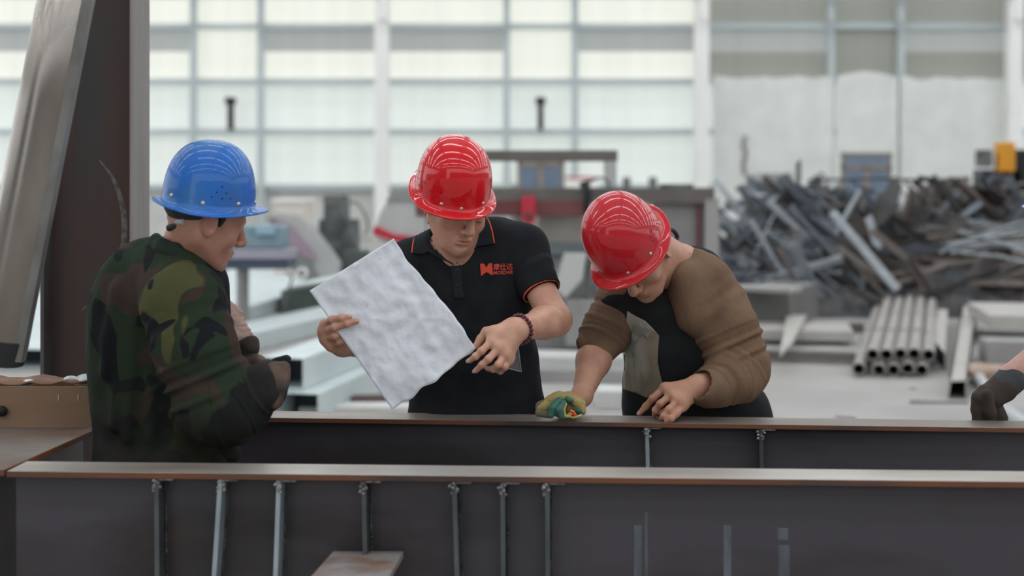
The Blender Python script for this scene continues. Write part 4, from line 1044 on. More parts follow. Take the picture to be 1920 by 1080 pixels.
# one continuous skin: head, neck, torso, arms, hands, legs
s.frame(hA, RA); head(s); s.frame()
nb = P(856,478,3.93)
s.cap(hA+Vector((.0,.035,-.05)), nb+Vector((-.008,0,0)), .058, .066, .03); s.cap(hA+Vector((0,.0,-.07)), nb+Vector((0,-.05,-.01)), .040, .045, .03)
for a, b, ra, rb in ((nb, shR, .05,.05),(nb, shL, .05,.05),(P(865,540,3.96),P(925,540,3.96),.07,.07),(P(865,540,3.96),P(880,760,3.97),.075,.08),(P(890,760,3.97),P(920,850,4.0),.085,.09)): s.cap(a,b,ra,rb,.03)
s.cap(nb, P(870,540,3.96), .06, .07, .03); s.cap(nb+Vector((0,-.03,0)), P(855,500,3.905), .045, .042, .03)
s.cap(shR, elR, .043,.041,.03); s.cap(elR, wrR, .043,.029,.02); s.ell(elR.lerp(wrR,.3),(.05,.042,.043),.02)
s.cap(shL, elL, .048,.042,.03); s.cap(elL, wrL, .042,.027,.02)
for sx, fx in ((-1,-.13),(1,.13)): 
    hj = Vector((P(900,850,3.97).x+sx*.09, 3.98, .86)); s.cap(P(900,800,3.97), hj, .08,.075,.03); s.cap(hj, (hj.x, 3.99, .48), .07,.05,.02); s.cap((hj.x,3.99,.48),(hj.x,4.0,.10),.05,.036,.02)
    s.cap((hj.x,4.0,.07),(hj.x+sx*.02,3.87,.045),.032,.024,.01)
# right-of-picture hand: index and middle pointing, ring and little curled, thumb behind
Yh = 3.56
kA = [P(922,640,Yh-.012),P(936,652,Yh-.018),P(946,664,Yh-.014),P(953,675,Yh-.004)]
fA = [[kA[0],P(903,658,Yh-.03),P(892,668,Yh-.028),P(880,676.5,Yh-.02)],
      [kA[1],P(916,673,Yh-.04),P(904,684,Yh-.038),P(892,695,Yh-.026)],
      [kA[2],P(934,684,Yh-.036),P(925,692,Yh-.022),P(914,691,Yh-.004)],
      [kA[3],P(946,688,Yh-.022),P(938,695,Yh-.010),P(930,694,Yh+.006)]]
hand(s, wrR+Vector((-.012,0,-.002)), kA, fA, .030)
s.cap(wrR+Vector((-.02,0,.0)), P(925,622,Yh+.0), .022,.016,.015)
s.cap(P(935,628,Yh),P(912,622,Yh+.012),.016,.0125,.012); s.cap(P(912,622,Yh+.012),P(901,636,Yh+.016),.0115,.0105,.005); s.cap(P(901,636,Yh+.016),P(892,650,Yh+.012),.0105,.0085,.005)
# left-of-picture hand wrapping the paper's edge
PY = 3.53
kL = [P(610,609,PY+.03),P(607,622,PY+.035),P(611,636,PY+.04),P(622,648,PY+.045)]
fL = [[kL[0],P(622,599,PY+.004),P(641,596,PY-.012),P(655,594.5,PY-.014)],
      [kL[1],P(628,614,PY-.004),P(652,607,PY-.015),P(669,602.5,PY-.014)],
      [kL[2],P(628,630,PY+.006),P(644,625,PY+.014),P(660,622,PY+.018)],
      [kL[3],P(636,641,PY+.016),P(650,637,PY+.02),P(664,634,PY+.022)]]
hand(s, wrL+Vector((-.02,0,.002)), kL, fL, .029)
s.cap(P(640,640,3.6),P(640,612,3.585),.018,.013,.012); s.cap(P(640,612,3.585),P(660,600,3.565),.011,.0095,.005)
bodyA = s.build('body', M['skinA'], A, skin_col(SK['A'], (hA, RA), [(q, .02) for f in fA for q in (f[0], f[1], f[-1])]+[(q, .02) for f in fL for q in (f[0], f[-1])]+[(elR,.05)]))
for f in fA[:2]: nail(f[-1], f[-2], (-.1,-1,.45), .0080, A)
for f in fL[:2]: nail(f[-1], f[-2], (0,-1,.6), .0074, A)
# polo shirt
s = SDF((-.36,3.65,.74),(.20,4.2,1.62),.0048)
for y, xl, xr, rr in ((500,842,925,.108),(560,850,921,.118),(640,852,919,.117),(700,850,931,.118),(777,849,943,.122),(840,850,950,.125)):
    s.cap(P(xl,y,3.95),P(xr,y,3.95),rr,rr,.05)
s.cap(P(848,462,3.96),P(925,458,3.96),.072,.068,.03)
s.cap(P(925,458,3.95),shR,.068,.074,.03); s.cap(P(830,475,3.95),shL,.066,.070,.03)
s.cap(shR, shR.lerp(elR,.18), .074,.066,.025)
s.disp(lambda x,y,z: .0045*fnoise(x,y,z*.55,22,1)+.0022*fnoise(x,y,z,55,2))
s.frame(); s.cap(nb+Vector((-.015,-.045,.10)), nb+Vector((-.012,-.03,.045)), .070,.062,.01,cut=True)
s.cap(P(853,492,3.80)+Vector((0,-.02,0)), P(846,440,3.80), .004,.050,.006,cut=True); s.cap(P(853,490,3.86), P(846,440,3.86), .004,.046,.006,cut=True)
s.below(.775)
polo = s.build('polo_shirt', M['polo'], A); bvA = s.bvh
def short_sleeve(a, b, t, r0, r1):
    ha = (b-a).normalized(); lo, hi = box_of([a, a.lerp(b, t+.3)], .12); s = SDF(lo, hi, .0042)
    s.cap(a, a.lerp(b, t+.25), r0, r1, .02, fold=(.003,3,.4,.7)); s.disp(lambda x,y,z: .0025*fnoise(x,y,z,40,2)); s.halfcut(a.lerp(b, t), ha)
    s.build('shirt_sleeve', M['polo'], A); return s.bvh
bvS = short_sleeve(shR, elR, .60, .071, .049); short_sleeve(shL, elL, .55, .069, .052)
# collar wings: draped folded leaves with orange piping
wl_ = [(800,400),(785,421),(776,440),(771,475),(790,477),(803,472),(815,480),(853,498),(830,476),(810,453),(801,434),(802,414)]
wr_ = [(905,400),(912,402),(922,428),(928,456),(914,460),(895,462),(880,478),(862,492),(855,495),(861,484),(874,472),(888,452),(896,430)]
drape('collar', bvA, wl_, M['polocol'], A, 4, .006); drape('collar', bvA, wr_, M['polocol'], A, 4, .006)
for nm, ln in (('collar_piping',[(786,421),(780,434),(775,452),(772,474)]), ('collar_piping',[(911,404),(918,418),(923,435),(927,456)])):
    drape_line(nm, bvA, cr([Vector((*p,0)).to_2d().to_3d() for p in ln],3) and [ (v.x,v.y) for v in cr([Vector((p[0],p[1],0)) for p in ln],4)], .0017, M['orange'], A, .0095)
drape('placket', bvA, [(846,497),(864,494),(870,560),(852,560)], M['polocol'], A, 4, .0015)
for y in (505,535): 
    h, n_ = hit(bvA, 857, y)
    if h: MB().ball(h-Vector((0,.003,0)),(.004,.002,.004),10).build('button', M['strap'], A, smooth=True)
for k, (dx, m) in enumerate(((0,M['orange']),(4,M['redpipe']))):
    hp = shR.lerp(elR,.60-.035*k)-(elR-shR).normalized()*.002; hn = (elR-shR).normalized(); hu = hn.cross(Vector((0,1,0))).normalized(); hv = hn.cross(hu); MB().tube([hp+(hu*math.cos(t*.2618)+hv*math.sin(t*.2618))*(.0515+.001*k) for t in range(25)], .0022, 8).build('sleeve_piping', m, A, smooth=True)
# logo on the chest
drape('chest_logo', bvA, [(900.3,494.5),(907,494.2),(912,501.5),(916.5,493.8),(922.4,493.4),(924.2,515.8),(918.8,515),(917.2,511.8),(915,512.2),(912,509.8),(909.5,512.6),(907.6,512.4),(906.6,515),(901.5,517.5)], M['logo'], A, 2, .0014)
def text_on(bvh, txt, x0, y0, x1, y1, m, parent, name, bold=.0):
    cu = bpy.data.curves.new('t','FONT'); cu.body = txt; cu.size = 1; cu.resolution_u = 3; cu.offset = bold
    to = bpy.data.objects.new('t', cu); COL.objects.link(to); dg = bpy.context.evaluated_depsgraph_get(); dg.update()
    me = bpy.data.meshes.new_from_object(to.evaluated_get(dg)); bpy.data.objects.remove(to)
    n = len(me.vertices)
    if not n: return
    co = np.empty(n*3,np.float32); me.vertices.foreach_get('co',co); co = co.reshape(-1,3); lo, hi = co.min(0), co.max(0)
    vs = []
    for v in co:
        u_, w_ = (v[0]-lo[0])/(hi[0]-lo[0]), (v[1]-lo[1])/(hi[1]-lo[1])
        h, _ = hit(bvh, x0+(x1-x0)*u_, y1+(y0-y1)*w_-1.5*u_); vs.append(h+(ORI-h).normalized()*.0012)
    fs = [tuple(p.vertices) for p in me.polygons]; bpy.data.meshes.remove(me)
    return MB().add(vs, fs).build(name, m, parent)
text_on(bvA, '\u6469\u4ed5\u8fbe', 925, 494.5, 961.5, 507, M['logo'], A, 'logo_characters', .012)
text_on(bvA, 'MOSDAR', 925.5, 508.3, 962, 515, M['logo'], A, 'logo_lettering', .015)
# necklace of dark beads at the neck, bracelet at the wrist
q = cr([Vector(p+(0,)) for p in ((803,418),(803,432),(806,444),(810,452))],5); 
bs = MB()
tmp = BVHTree.FromPolygons([tuple(v.co+wl(A)) for v in bodyA.data.vertices],[tuple(p.vertices) for p in bodyA.data.polygons])
for v in q:
    h, _ = hit(tmp, v.x, v.y)
    if h: bs.ball(h+(ORI-h).normalized()*.001,.0024,8)
if bs.v: bs.build('bead_necklace', M['bead_dark'], A, smooth=True)
br_ = MB(); axw = (elR-wrR).normalized(); cw = wrR.lerp(elR,.03); uu = axw.cross(Vector((0,0,1))).normalized(); vv = axw.cross(uu)
for k in range(22):
    a = 2*math.pi*k/22; br_.ball(cw+(uu*math.cos(a)+vv*math.sin(a)*1.08)*.0335+axw*.004*math.sin(a*2), .0055, 10)
br_.build('bead_bracelet', M['bead_red'], A, smooth=True)
helmet(A, P(850,349,3.80), RR(15,31,1), M['red'], ((-30,.006),(0,.002),(38,.004),(110,.006),(-110,.006)), [(-70+6*i,.02+.009*((i*2)%5)) for i in range(7)]+[(-84,.03),(-88,.045),(-80,.055)], half=(.101,.116), hgt=.137)
legs(A, (P(900,840,3.97).x,3.98,.95), ((P(900,0,3.97).x-.12,3.99,-.2,-1),(P(900,0,3.97).x+.12,3.99,.2,-1)), M['trouser'], .95)
s = SDF(hA+Vector((-.12,-.12,-.12)),hA+Vector((.12,.16,.1)),.004); s.frame(hA,RA); s.ell((0,.022,.025),(.079,.098,.085),.01); s.cap((-.078,-.02,-.02),(-.076,-.02,.02),.006,.012,.01)
s.cap((.078,-.02,-.02),(.076,-.02,.02),.006,.012,.01)
s.frame(); s.halfcut(hA+Vector(RA@np.array((0,0,-.03))), RA@np.array((0,-.75,-.6))); s.halfcut(HEL[0][0]+Vector(HEL[0][1])*.004, HEL[0][1]); s.build('hair', M['hair'], A, keep=False)
# paper
def paper():
    c = [P(738,447,PY+.015),P(893,652,PY+.002),P(735,768,PY-.01),P(580,545,PY)]; n, m2 = 56, 42; vs = []; r = random.Random(11)
    ex, ey = c[3]-c[0], c[1]-c[0]; nrm = ex.cross(ey).normalized()
    if nrm.y > 0: nrm = -nrm
    for j in range(n+1):
        for i in range(m2+1):
            u, v = i/m2, j/n; p = c[0].lerp(c[3],u).lerp(c[1].lerp(c[2],u),v)
            e = mnoise.noise(Vector((u*3,v*4,1)))*.010+mnoise.noise(Vector((u*9,v*11,5)))*.0035
            crumple = -abs(mnoise.noise(Vector((u*6,v*8,2))))*.006-abs(mnoise.noise(Vector((u*14,v*17,8))))*.003
            edge = 0
            if j == n: edge = 1
            px_off = (ey.normalized())*(.010*mnoise.noise(Vector((u*7,0,3)))-.008*math.sin(math.pi*u)*-.6)*(v**14)
            side = (ex.normalized())*(.007*mnoise.noise(Vector((0,v*8,9)))+.004*math.sin(v*7))*((1-u)**14)
            curl = .016*max(0,v-.82)/.18*(1-u)*math.sin(u*5+1)
            p = p+nrm*(e*.7+crumple-curl)+px_off+side; vs.append(p)
    mb = MB(); w_ = m2+1; mb.add(vs, [(j*w_+i,j*w_+i+1,(j+1)*w_+i+1,(j+1)*w_+i) for j in range(n) for i in range(m2)])
    pm = mat('crumpled_paper', (.76,.77,.82), (.66,.67,.72), spec=.15, rough=.8, scale=7, lo=.4, hi=.7, c3=(.40,.38,.37), s3=22, lo3=.66, hi3=.8, bump=.6, bscale=16, bdist=.012)
    o = tag(mb.build('paper_sheet', pm, smooth=True), 'large crumpled white paper sheet held tilted by the middle worker', 'paper sheet')
    so = o.modifiers.new('thickness','SOLIDIFY'); so.thickness = .0004; so.offset = 0; return o
paper()
# badge hanging at the waist
bd = thing('id_badge','grey rectangular badge with white ring emblem hanging behind the pointing hand','badge',tuple(P(960,697,3.70)))
q = [P(938,640,3.70),P(970,640,3.70),P(977.5,697,3.70),P(946,689,3.70)]
MB().prism(q,(0,.003,0)).build('card', M['badge'], bd, bevel=.001)
for i in range(4): MB().tube([q[i]-Vector((0,.001,0)),q[(i+1)%4]-Vector((0,.001,0))],.0014,8).build('holder_rim', M['badgerim'], bd, smooth=True)
c = P(961,669,3.697); MB().tube([c+Vector((math.cos(t*.4)*.0075,0,math.sin(t*.4)*.009)) for t in range(17)],.0007,6).build('ring_emblem', M['white'], bd, smooth=True)
MB().tube([c-Vector((.004,0,0)),c+Vector((.004,0,0))],.0006,6).build('cross_emblem', M['white'], bd); MB().tube([c-Vector((0,0,.005)),c+Vector((0,0,.005))],.0006,6).build('cross_emblem', M['white'], bd)

# ============ the right worker: brown sleeves, black apron
B = person_root('man in worn red hard hat and brown jersey bending over the rear beam', (P(1310,700,4.15).x, 4.15, 0))
hB = P(1190,466,3.80); RB = RR(-32,48,-8)
nB = P(1276,500,3.99); sRB, eRB, wRB = P(1318,548,3.98), P(1388,697,3.92), P(1316,723,3.77)
sLB, eLB, wLB = P(1160,575,3.98), P(1122,648,3.96), P(1091,742,3.83)
s = SDF((.10,3.55,0),(.85,4.45,1.68), .0075, fine=[((.22,3.6,.95),(.52,3.92,1.52),.003)])
s.frame(hB, RB); head(s, 1.04); s.frame()
s.cap(hB+Vector(RB@np.array((0,.045,-.04))), nB, .056,.058,.03); s.cap(hB+Vector(RB@np.array((0,-.0,-.075))), nB+Vector((-.02,-.01,-.03)), .045,.05,.03)
for a, b, ra, rb in ((nB,sRB,.05,.05),(nB,sLB,.05,.05),(P(1245,570,4.0),P(1285,570,4.0),.07,.07),(P(1255,590,4.01),P(1320,790,4.12),.075,.08),(P(1300,800,4.12),P(1335,860,4.15),.085,.09)): s.cap(a,b,ra,rb,.03)
s.cap(sRB,eRB,.05,.045,.03); s.cap(eRB,wRB,.044,.030,.02); s.cap(sLB,eLB,.05,.045,.03); s.chain([eLB,eLB.lerp(wLB,.3),wLB],[.045,.046,.027],.02)
xb = P(1320,850,4.15).x
for sx in (-1,1):
    hj = Vector((xb+sx*.09,4.17,.86)); s.cap((xb,4.15,.95),hj,.08,.075,.03); s.cap(hj,(hj.x,4.17,.48),.07,.05,.02); s.cap((hj.x,4.17,.48),(hj.x,4.2,.10),.05,.036,.02); s.cap((hj.x,4.2,.07),(hj.x,4.06,.045),.032,.024,.01)
kB = [P(1247,727,3.765),P(1260,739,3.745),P(1271,751,3.735),P(1280,762,3.735)]
fB = [[kB[0],P(1224,747,3.77),P(1211,762,3.79),P(1200,774,3.80)],
      [kB[1],P(1238,757,3.735),P(1229,769,3.745),P(1227,778,3.775)],
      [kB[2],P(1254,768,3.715),P(1245,780,3.715),P(1240,786,3.735)],
      [kB[3],P(1268,776,3.71),P(1258,785,3.70),P(1250,790,3.705)]]
hand(s, wRB+Vector((-.012,0,-.004)), kB, fB, .032, fr=.0095)
s.cap(wRB+Vector((-.02,.01,-.015)),P(1268,762,3.79),.020,.015,.012); s.cap(P(1268,762,3.79),P(1240,775,3.80),.011,.009,.005)
# hand behind the bunched glove
kG = [P(1062,757,3.80),P(1060,765,3.79),P(1062,772,3.78),P(1068,778,3.78)]
fG = [[kG[0],P(1045,762,3.79),P(1036,772,3.78)],[kG[1],P(1046,768,3.775),P(1040,776,3.77)],[kG[2],P(1050,775,3.77),P(1046,779,3.765)],[kG[3],P(1056,779,3.77),P(1052,781,3.765)]]
hand(s, wLB, kG, fG, .027, fr=.0085)
s.build('body', M['skinA'], B, skin_col(SK['B'], (hB, RB), [(q,.022) for f in fB for q in (f[0],f[1],f[-1])]+[(eLB.lerp(wLB,.25),.05),(eLB.lerp(wLB,.6),.03)]))
for f in fB[:1]: nail(f[-1], f[-2], (-.3,-1,.5), .0082, B)
# black vest / apron front
s = SDF((.22,3.68,.74),(.78,4.4,1.58),.005)
for y, xl, xr, rr, Y in ((530,1235,1300,.10,4.03),(580,1232,1290,.108,4.0),(650,1243,1300,.112,4.02),(720,1247,1325,.118,4.06),(780,1247,1368,.12,4.08),(850,1250,1380,.125,4.12)):
    s.cap(P(xl,y,Y),P(xr,y,Y),rr,rr,.05)
s.cap(nB+Vector((0,.03,-.03)),sRB,.07,.08,.03); s.cap(nB+Vector((0,.03,-.03)),sLB,.06,.07,.03)
s.cap(P(1318,500,4.09),P(1355,560,4.10),.045,.05,.02)
s.disp(lambda x,y,z: .005*fnoise(x,y,z*.5,20,4)+.002*fnoise(x,y,z,50,5))
s.cap(nB+Vector((-.06,-.10,.10)), nB+Vector((-.02,-.03,.02)), .07,.055,.01,cut=True)
s.below(.775)
s.build('apron', M['blackshirt'], B); bvB = s.bvh
# brown jersey sleeves and shoulders
def sleeve(pts, rs, folds, lo, hi, nm, m, parent, extra=None, nz=(.005,28,6)):
    s = SDF(lo, hi, .0042)
    for i in range(len(pts)-1): s.cap(pts[i],pts[i+1],rs[i],rs[i+1],.03,fold=folds[i])
    if extra: extra(s)
    s.disp(lambda x,y,z: nz[0]*fnoise(x,y,z,nz[1],nz[2])+.0015*fnoise(x,y,z,70,8))
    o = s.build(nm, m, parent); return o, s.bvh
def exR(s):
    s.cap(P(1284,500,3.99),P(1300,530,3.98),.056,.085,.03); s.cap(P(1300,530,3.99),P(1338,575,3.98),.085,.095,.03); s.cap(P(1280,520,3.90),P(1300,590,3.90),.045,.05,.03)
    c1 = P(1322,727,3.76); c2 = P(1338,735,3.78)
    s.cap(c2, c1, .050, .050, .012)       # turned-back cuff
    s.cap(P(1345,752,3.80),P(1352,762,3.80),.022,.014,.015)
    s.cap(hB+Vector(RB@np.array((0,.05,-.05))), nB+Vector((-.02,0,.02)), .060,.050,.004,cut=True)
    s.cap(P(1300,716,3.73),P(1319,723,3.755),.040,.040,.003,cut=True)
pR = [P(1312,545,3.97),P(1360,620,3.94),P(1385,688,3.92),P(1372,712,3.88),P(1330,730,3.78)]
sleeve(pR,[.098,.086,.078,.070,.052],[(.006,2,.2,.6),(.009,3,1.,.9),(.009,2,.3,.8),(.009,4,.0,.9)],(.28,3.62,1.0),(.82,4.2,1.56),'jersey_sleeve',M['brown'],B,exR)
def exL(s):
    s.cap(P(1165,560,3.99),P(1200,545,4.0),.06,.055,.03); 
    for k in range(4): s.cap(P(1094+3*k,642+6*k,3.93),P(1138-1*k,664+3*k,3.93),.019,.019,.006)
    s.cap(wLB, eLB.lerp(wLB,.22), .040,.044,.002,cut=True)
sleeve([P(1160,568,3.99),P(1136,620,3.97),P(1122,648,3.95)],[.066,.062,.058],[(.005,3,0,.6),(.007,2,.5,.6)],(.12,3.8,1.05),(.45,4.2,1.42),'jersey_sleeve',M['brown'],B,exL)
# khaki pocket panel and pale print on the apron front
drape('apron_panel', bvB, [(1176,583),(1190,592),(1210,602),(1228,620),(1236,630),(1234,655),(1233,680),(1237,700),(1243,722),(1228,738),(1212,746),(1196,738),(1165,728),(1163,690),(1166,655),(1172,625)], M['khaki'], B, 4, .0025)
drape('panel_print', bvB, [(1186,610),(1200,606),(1205,614),(1214,612),(1220,622),(1214,634),(1206,628),(1198,632),(1192,650),(1188,690),(1184,640)], M['pale'], B, 3, .0045)
helmet(B, P(1175,456,3.775), RR(-34,44,-10), M['red2'], ((20,.004),(62,.006),(112,.012),(-40,.004),(160,.01)), [(78+9*(i%4),.022+.016*(i//4)+.004*(i%2)) for i in range(8)], half=(.101,.114), hgt=.150)
s = SDF(hB-Vector((.13,.13,.13)),hB+Vector((.13,.13,.13)),.004); s.frame(hB,RB); s.ell((0,.02,.02),(.078,.097,.088),.01)
for sx in (-1,1): s.cap((sx*.071,-.028,.0),(sx*.071,-.024,-.046),.011,.005,.006)
s.frame(); s.halfcut(hB+Vector(RB@np.array((0,0,-.032))), RB@np.array((0,-.7,-.5))); s.halfcut(HEL[1][0]+Vector(HEL[1][1])*.004, HEL[1][1]); s.build('hair', M['hair'], B, keep=False)
MB().tube(cr([P(1250,430,3.90),P(1262,432,3.93),P(1270,445,3.95),P(1262,455,3.93)],6),.006,10).build('neck_strap', M['strap'], B, smooth=True)
MB().tube(cr([P(1262,452,3.95),P(1276,458,3.94),P(1284,468,3.94),P(1292,478,3.93)],6),.005,10).build('collar_edge', mat('collar_edge_brown',(.09,.055,.035),rough=.9), B, smooth=True)
legs(B, (xb,4.17,.95), ((xb-.12,4.2,-.2,-1),(xb+.12,4.2,.2,-1)), M['trouser'], .95)
# the bunched yellow and green work glove on the flange
gl = thing('work_glove','bunched yellow and green work glove pressed on the rear beam','glove',tuple(PZ(1052,786,BT)))
def blob(lst, nm, m, k=.006, h=.0025, nz=.0012):
    pts = [q for it in lst for q in it[:2]]; rm = max(max(it[2:4]) for it in lst); lo, hi = box_of(pts, rm+.015); s = SDF(lo,hi,h)
    for it in lst: s.cap(it[0],it[1],it[2],it[3],k)
    s.disp(lambda x,y,z: nz*fnoise(x,y,z,120,3)); s.below(BT+.001); return s.build(nm, m, gl, keep=False)
G = 3.72
blob([(P(1045,744,G+.03),P(1068,745,G+.03),.013,.014),(P(1030,750,G+.02),P(1048,742,G+.03),.013,.013),(P(1068,745,G+.03),P(1088,758,G+.03),.014,.014),(P(1088,758,G+.03),P(1092,772,G+.02),.013,.010),(P(1060,760,G+.05),P(1075,768,G+.05),.02,.02),(P(1055,752,G+.05),P(1080,758,G+.05),.02,.018)],'knit_back',M['gyellow'])
blob([(P(1012+5*k,766+1.5*k,G+.005+.004*k),P(1032+4*k,747+k,G+.02),.0085,.0085) for k in range(4)],'knit_fingers',M['gyellow'],k=.0015)
blob([(P(1010,774,G+.0),P(1030,778,G+.0),.010,.010),(P(1016,764,G+.02),P(1036,756,G+.03),.018,.018)],'soiled_edge',M['gbrown'])
blob([(P(1033,778,G-.012),P(1036,765,G-.010),.0095,.0095),(P(1036,765,G-.010),P(1049,752,G+.006),.0095,.011)],'green_finger',M['ggreen'])
blob([(P(1052,779,G-.014),P(1049,768,G-.014),.009,.010),(P(1049,768,G-.014),P(1057,756,G-.006),.010,.008),(P(1055,781,G-.012),P(1064,783,G-.010),.006,.0045),(P(1064,748,G+.01),P(1072,751,G+.01),.007,.006)],'green_palm',M['ggreen'],k=.008)
blob([(P(1060,779,G-.016),P(1058,768,G-.018),.0035,.0035),(P(1058,768,G-.018),P(1062,757,G-.010),.0035,.003),(P(1060,780,G-.016),P(1075,783,G-.012),.0035,.0035),(P(1075,783,G-.012),P(1091,778,G-.004),.0035,.003),(P(1066,779,G-.006),P(1070,776,G-.004),.006,.006)],'cuff_edge',mat('cuff_yellow',(.62,.50,.16),(.5,.4,.14),rough=.95,scale=40),k=.003)
blob([(P(1076,767,G+.0),P(1089,773,G+.0),.006,.006),(P(1078,774,G+.004),P(1088,776,G+.004),.005,.005)],'green_lining',mat('dark_green_lining',(.01,.09,.065),rough=.7))
MB().tube(cr([P(1069,770,G-.018),P(1075,773,G-.019),P(1079,779,G-.018)],5),.0042,12).build('orange_tab',M['gorange'],gl,smooth=True)

# ============ the left worker: camouflage jacket, blue helmet
C = person_root('man in blue hard hat and camouflage jacket standing between the beams', (P(310,700,3.48).x, 3.48, 0))
hC = P(388,394,3.42); RC = RR(117,2,21)
nC = P(340,492,3.46)
sNC, eNC, wNC = P(345,575,3.34), P(398,768,3.28), P(505,712,3.32)
sFC, eFC, wFC = P(300,570,3.62), P(380,720,3.66), P(470,690,3.52)
s = SDF((-1.02,3.1,0),(-.42,3.85,1.66), .0075, fine=[((-.82,3.25,1.30),(-.60,3.55,1.60),.003)])
s.frame(hC, RC); head(s); s.frame()
s.cap(hC+Vector((-.030,.0,-.035)), nC, .058,.062,.03); s.cap(hC+Vector((.0,.0,-.075)), nC+Vector((.03,.0,-.02)), .042,.052,.03)
for a, b, ra, rb in ((nC,sNC,.05,.05),(nC,sFC,.05,.05),(P(300,580,3.48),P(320,580,3.48),.07,.07),(P(305,600,3.48),P(300,800,3.48),.07,.07)): s.cap(a,b,ra,rb,.03)
s.cap(sNC,eNC,.05,.045,.03); s.cap(eNC,wNC,.044,.03,.02); s.cap(sFC,eFC,.05,.045,.03); s.cap(eFC,wFC,.044,.03,.02)
hand(s, wNC, [P(520,700,3.31),P(524,706,3.31),P(526,712,3.31),P(526,718,3.32)], [[P(520,700,3.31),P(530,690,3.32),P(522,682,3.34)],[P(524,706,3.31),P(533,697,3.32),P(526,690,3.35)],[P(526,712,3.31),P(533,705,3.32),P(526,700,3.35)],[P(526,718,3.32),P(532,712,3.33),P(525,708,3.35)]], .026, fr=.0075)
xc = P(310,800,3.48).x
for sy in (-1,1):
    hj = Vector((xc,3.48+sy*.06,.86)); s.cap((xc,3.48,.95),hj,.06,.06,.03); s.cap(hj,(xc+.01,hj.y,.48),.07,.05,.02); s.cap((xc+.01,hj.y,.48),(xc,hj.y,.10),.05,.036,.02); s.cap((xc,hj.y,.07),(xc+.13,hj.y,.045),.032,.024,.01)
s.build('body', M['skinA'], C, skin_col(SK['C'], (hC, RC)))
s = SDF((-1.10,3.12,.80),(-.50,3.80,1.55),.0052)
for y, xl, xr, rr in ((520,262,345,.085),(560,255,350,.100),(620,252,345,.110),(700,250,345,.106),(780,254,350,.103),(865,262,352,.108),(900,262,350,.11)):
    s.cap(P(xl,y,3.50),P(xr,y,3.48),rr,rr,.05)
s.cap(P(300,510,3.48),P(345,530,3.46),.07,.08,.04)
s.cap(P(320,520,3.42),sNC,.085,.10,.05); s.cap(P(300,520,3.5),sFC,.08,.09,.05)
s.cap(P(420,835,3.38),P(436,850,3.38),.022,.020,.02)      # pocket flap at the hem
for a, b in (((238,560),(212,800)),((262,560),(240,820)),((300,600),(286,820)),((222,540),(196,700))): s.cap(P(*a,3.395),P(*b,3.39),.012,.008,.035)
s.disp(lambda x,y,z: .006*fnoise(x,y,z*.4,24,7)+.0028*fnoise(x,y,z,48,9))
s.cap(nC+Vector((.02,0,.09)), nC+Vector((.012,0,.02)), .066,.058,.008,cut=True)
s.below(.86)
s.build('camouflage_jacket', M['camo'], C); bvC = s.bvh
def exC(s):
    s.cap(P(345,560,3.36),P(365,640,3.31),.085,.09,.03)
    s.cap(P(388,700,3.23),P(425,715,3.24),.02,.016,.02); s.cap(P(360,700,3.22),P(400,800,3.21),.016,.02,.02); s.cap(P(430,735,3.23),P(442,800,3.24),.018,.014,.015)
sleeve([sNC,P(372,670,3.29),P(400,765,3.28),P(428,762,3.28),P(446,750,3.29)],[.092,.088,.084,.080,.070],[(.007,2,.3,.5),(.011,3,1.,.8),(.012,2,.5,.9),(.011,2,.2,.9)],(-.98,3.05,.88),(-.45,3.55,1.45),'jacket_sleeve',M['camo'],C,exC,nz=(.0055,24,12))
sleeve([sFC,P(350,650,3.64),P(390,715,3.64),P(440,705,3.58)],[.08,.08,.075,.06],[(.004,2,.3,.4),(.007,3,1.,.6),(.006,3,.5,.7)],(-.98,3.45,.95),(-.55,3.8,1.45),'jacket_sleeve',M['camo'],C,nz=(.0055,24,13))
# stand collar
cb = MB(); q = cr([P(286,449,3.46),P(292,462,3.395),P(322,480,3.385),P(352,497,3.39),P(378,515,3.40)],5); nq = len(q)
s = SDF(P(270,430,3.5)-Vector((.03,.20,.16)),P(400,430,3.5)+Vector((.05,.14,.03)),.004)
ring = [P(292,456,3.49),P(290,460,3.43),P(304,467,3.385),P(330,478,3.37),P(354,494,3.37),P(378,514,3.39),P(394,532,3.43)]
for i in range(len(ring)-1):
    s.cap(ring[i],ring[i+1],.017,.017,.012); s.cap(ring[i]+Vector((0,.004,.016)),ring[i+1]+Vector((0,.004,.014)),.010,.009,.012)
s.cap(ring[0],P(300,462,3.55),.017,.017,.012); s.cap(P(300,462,3.55),P(350,480,3.56),.017,.017,.012)
s.disp(lambda x,y,z:.002*fnoise(x,y,z,50,3)); s.build('jacket_collar', M['camodark'], C, keep=False)
# near glove: sooty gauntlet cuff and leather hand
def gobj(lst, nm, m, parent, k=.012, h=.0035, nz=.002, f=60):
    pts = [q for it in lst for q in it[:2]]; rm = max(max(it[2:4]) for it in lst); lo, hi = box_of(pts, rm+.02); s = SDF(lo,hi,h)
    for it in lst: s.cap(it[0],it[1],it[2],it[3],k,fold=it[4] if len(it) > 4 else None)
    s.disp(lambda x,y,z: nz*fnoise(x,y,z,f,3)); return s.build(nm, m, parent, keep=False)
gobj([(P(455,748,3.28),P(492,726,3.28),.070,.058,(.004,3,0,.6)),(P(492,726,3.29),P(514,708,3.30),.056,.036,(.003,2,0,.6)),(P(468,772,3.29),P(500,752,3.29),.026,.02)],'glove_cuff',M['glovegrey'],C)
gobj([(P(508,712,3.28),P(524,702,3.28),.032,.024),(P(524,712,3.26),P(516,752,3.26),.018,.018),(P(512,690,3.27),P(532,688,3.28),.014,.013),(P(532,692,3.27),P(533,712,3.27),.013,.013),(P(514,700,3.26),P(526,722,3.25),.014,.014)],'glove_hand',M['gloveleather'],C)
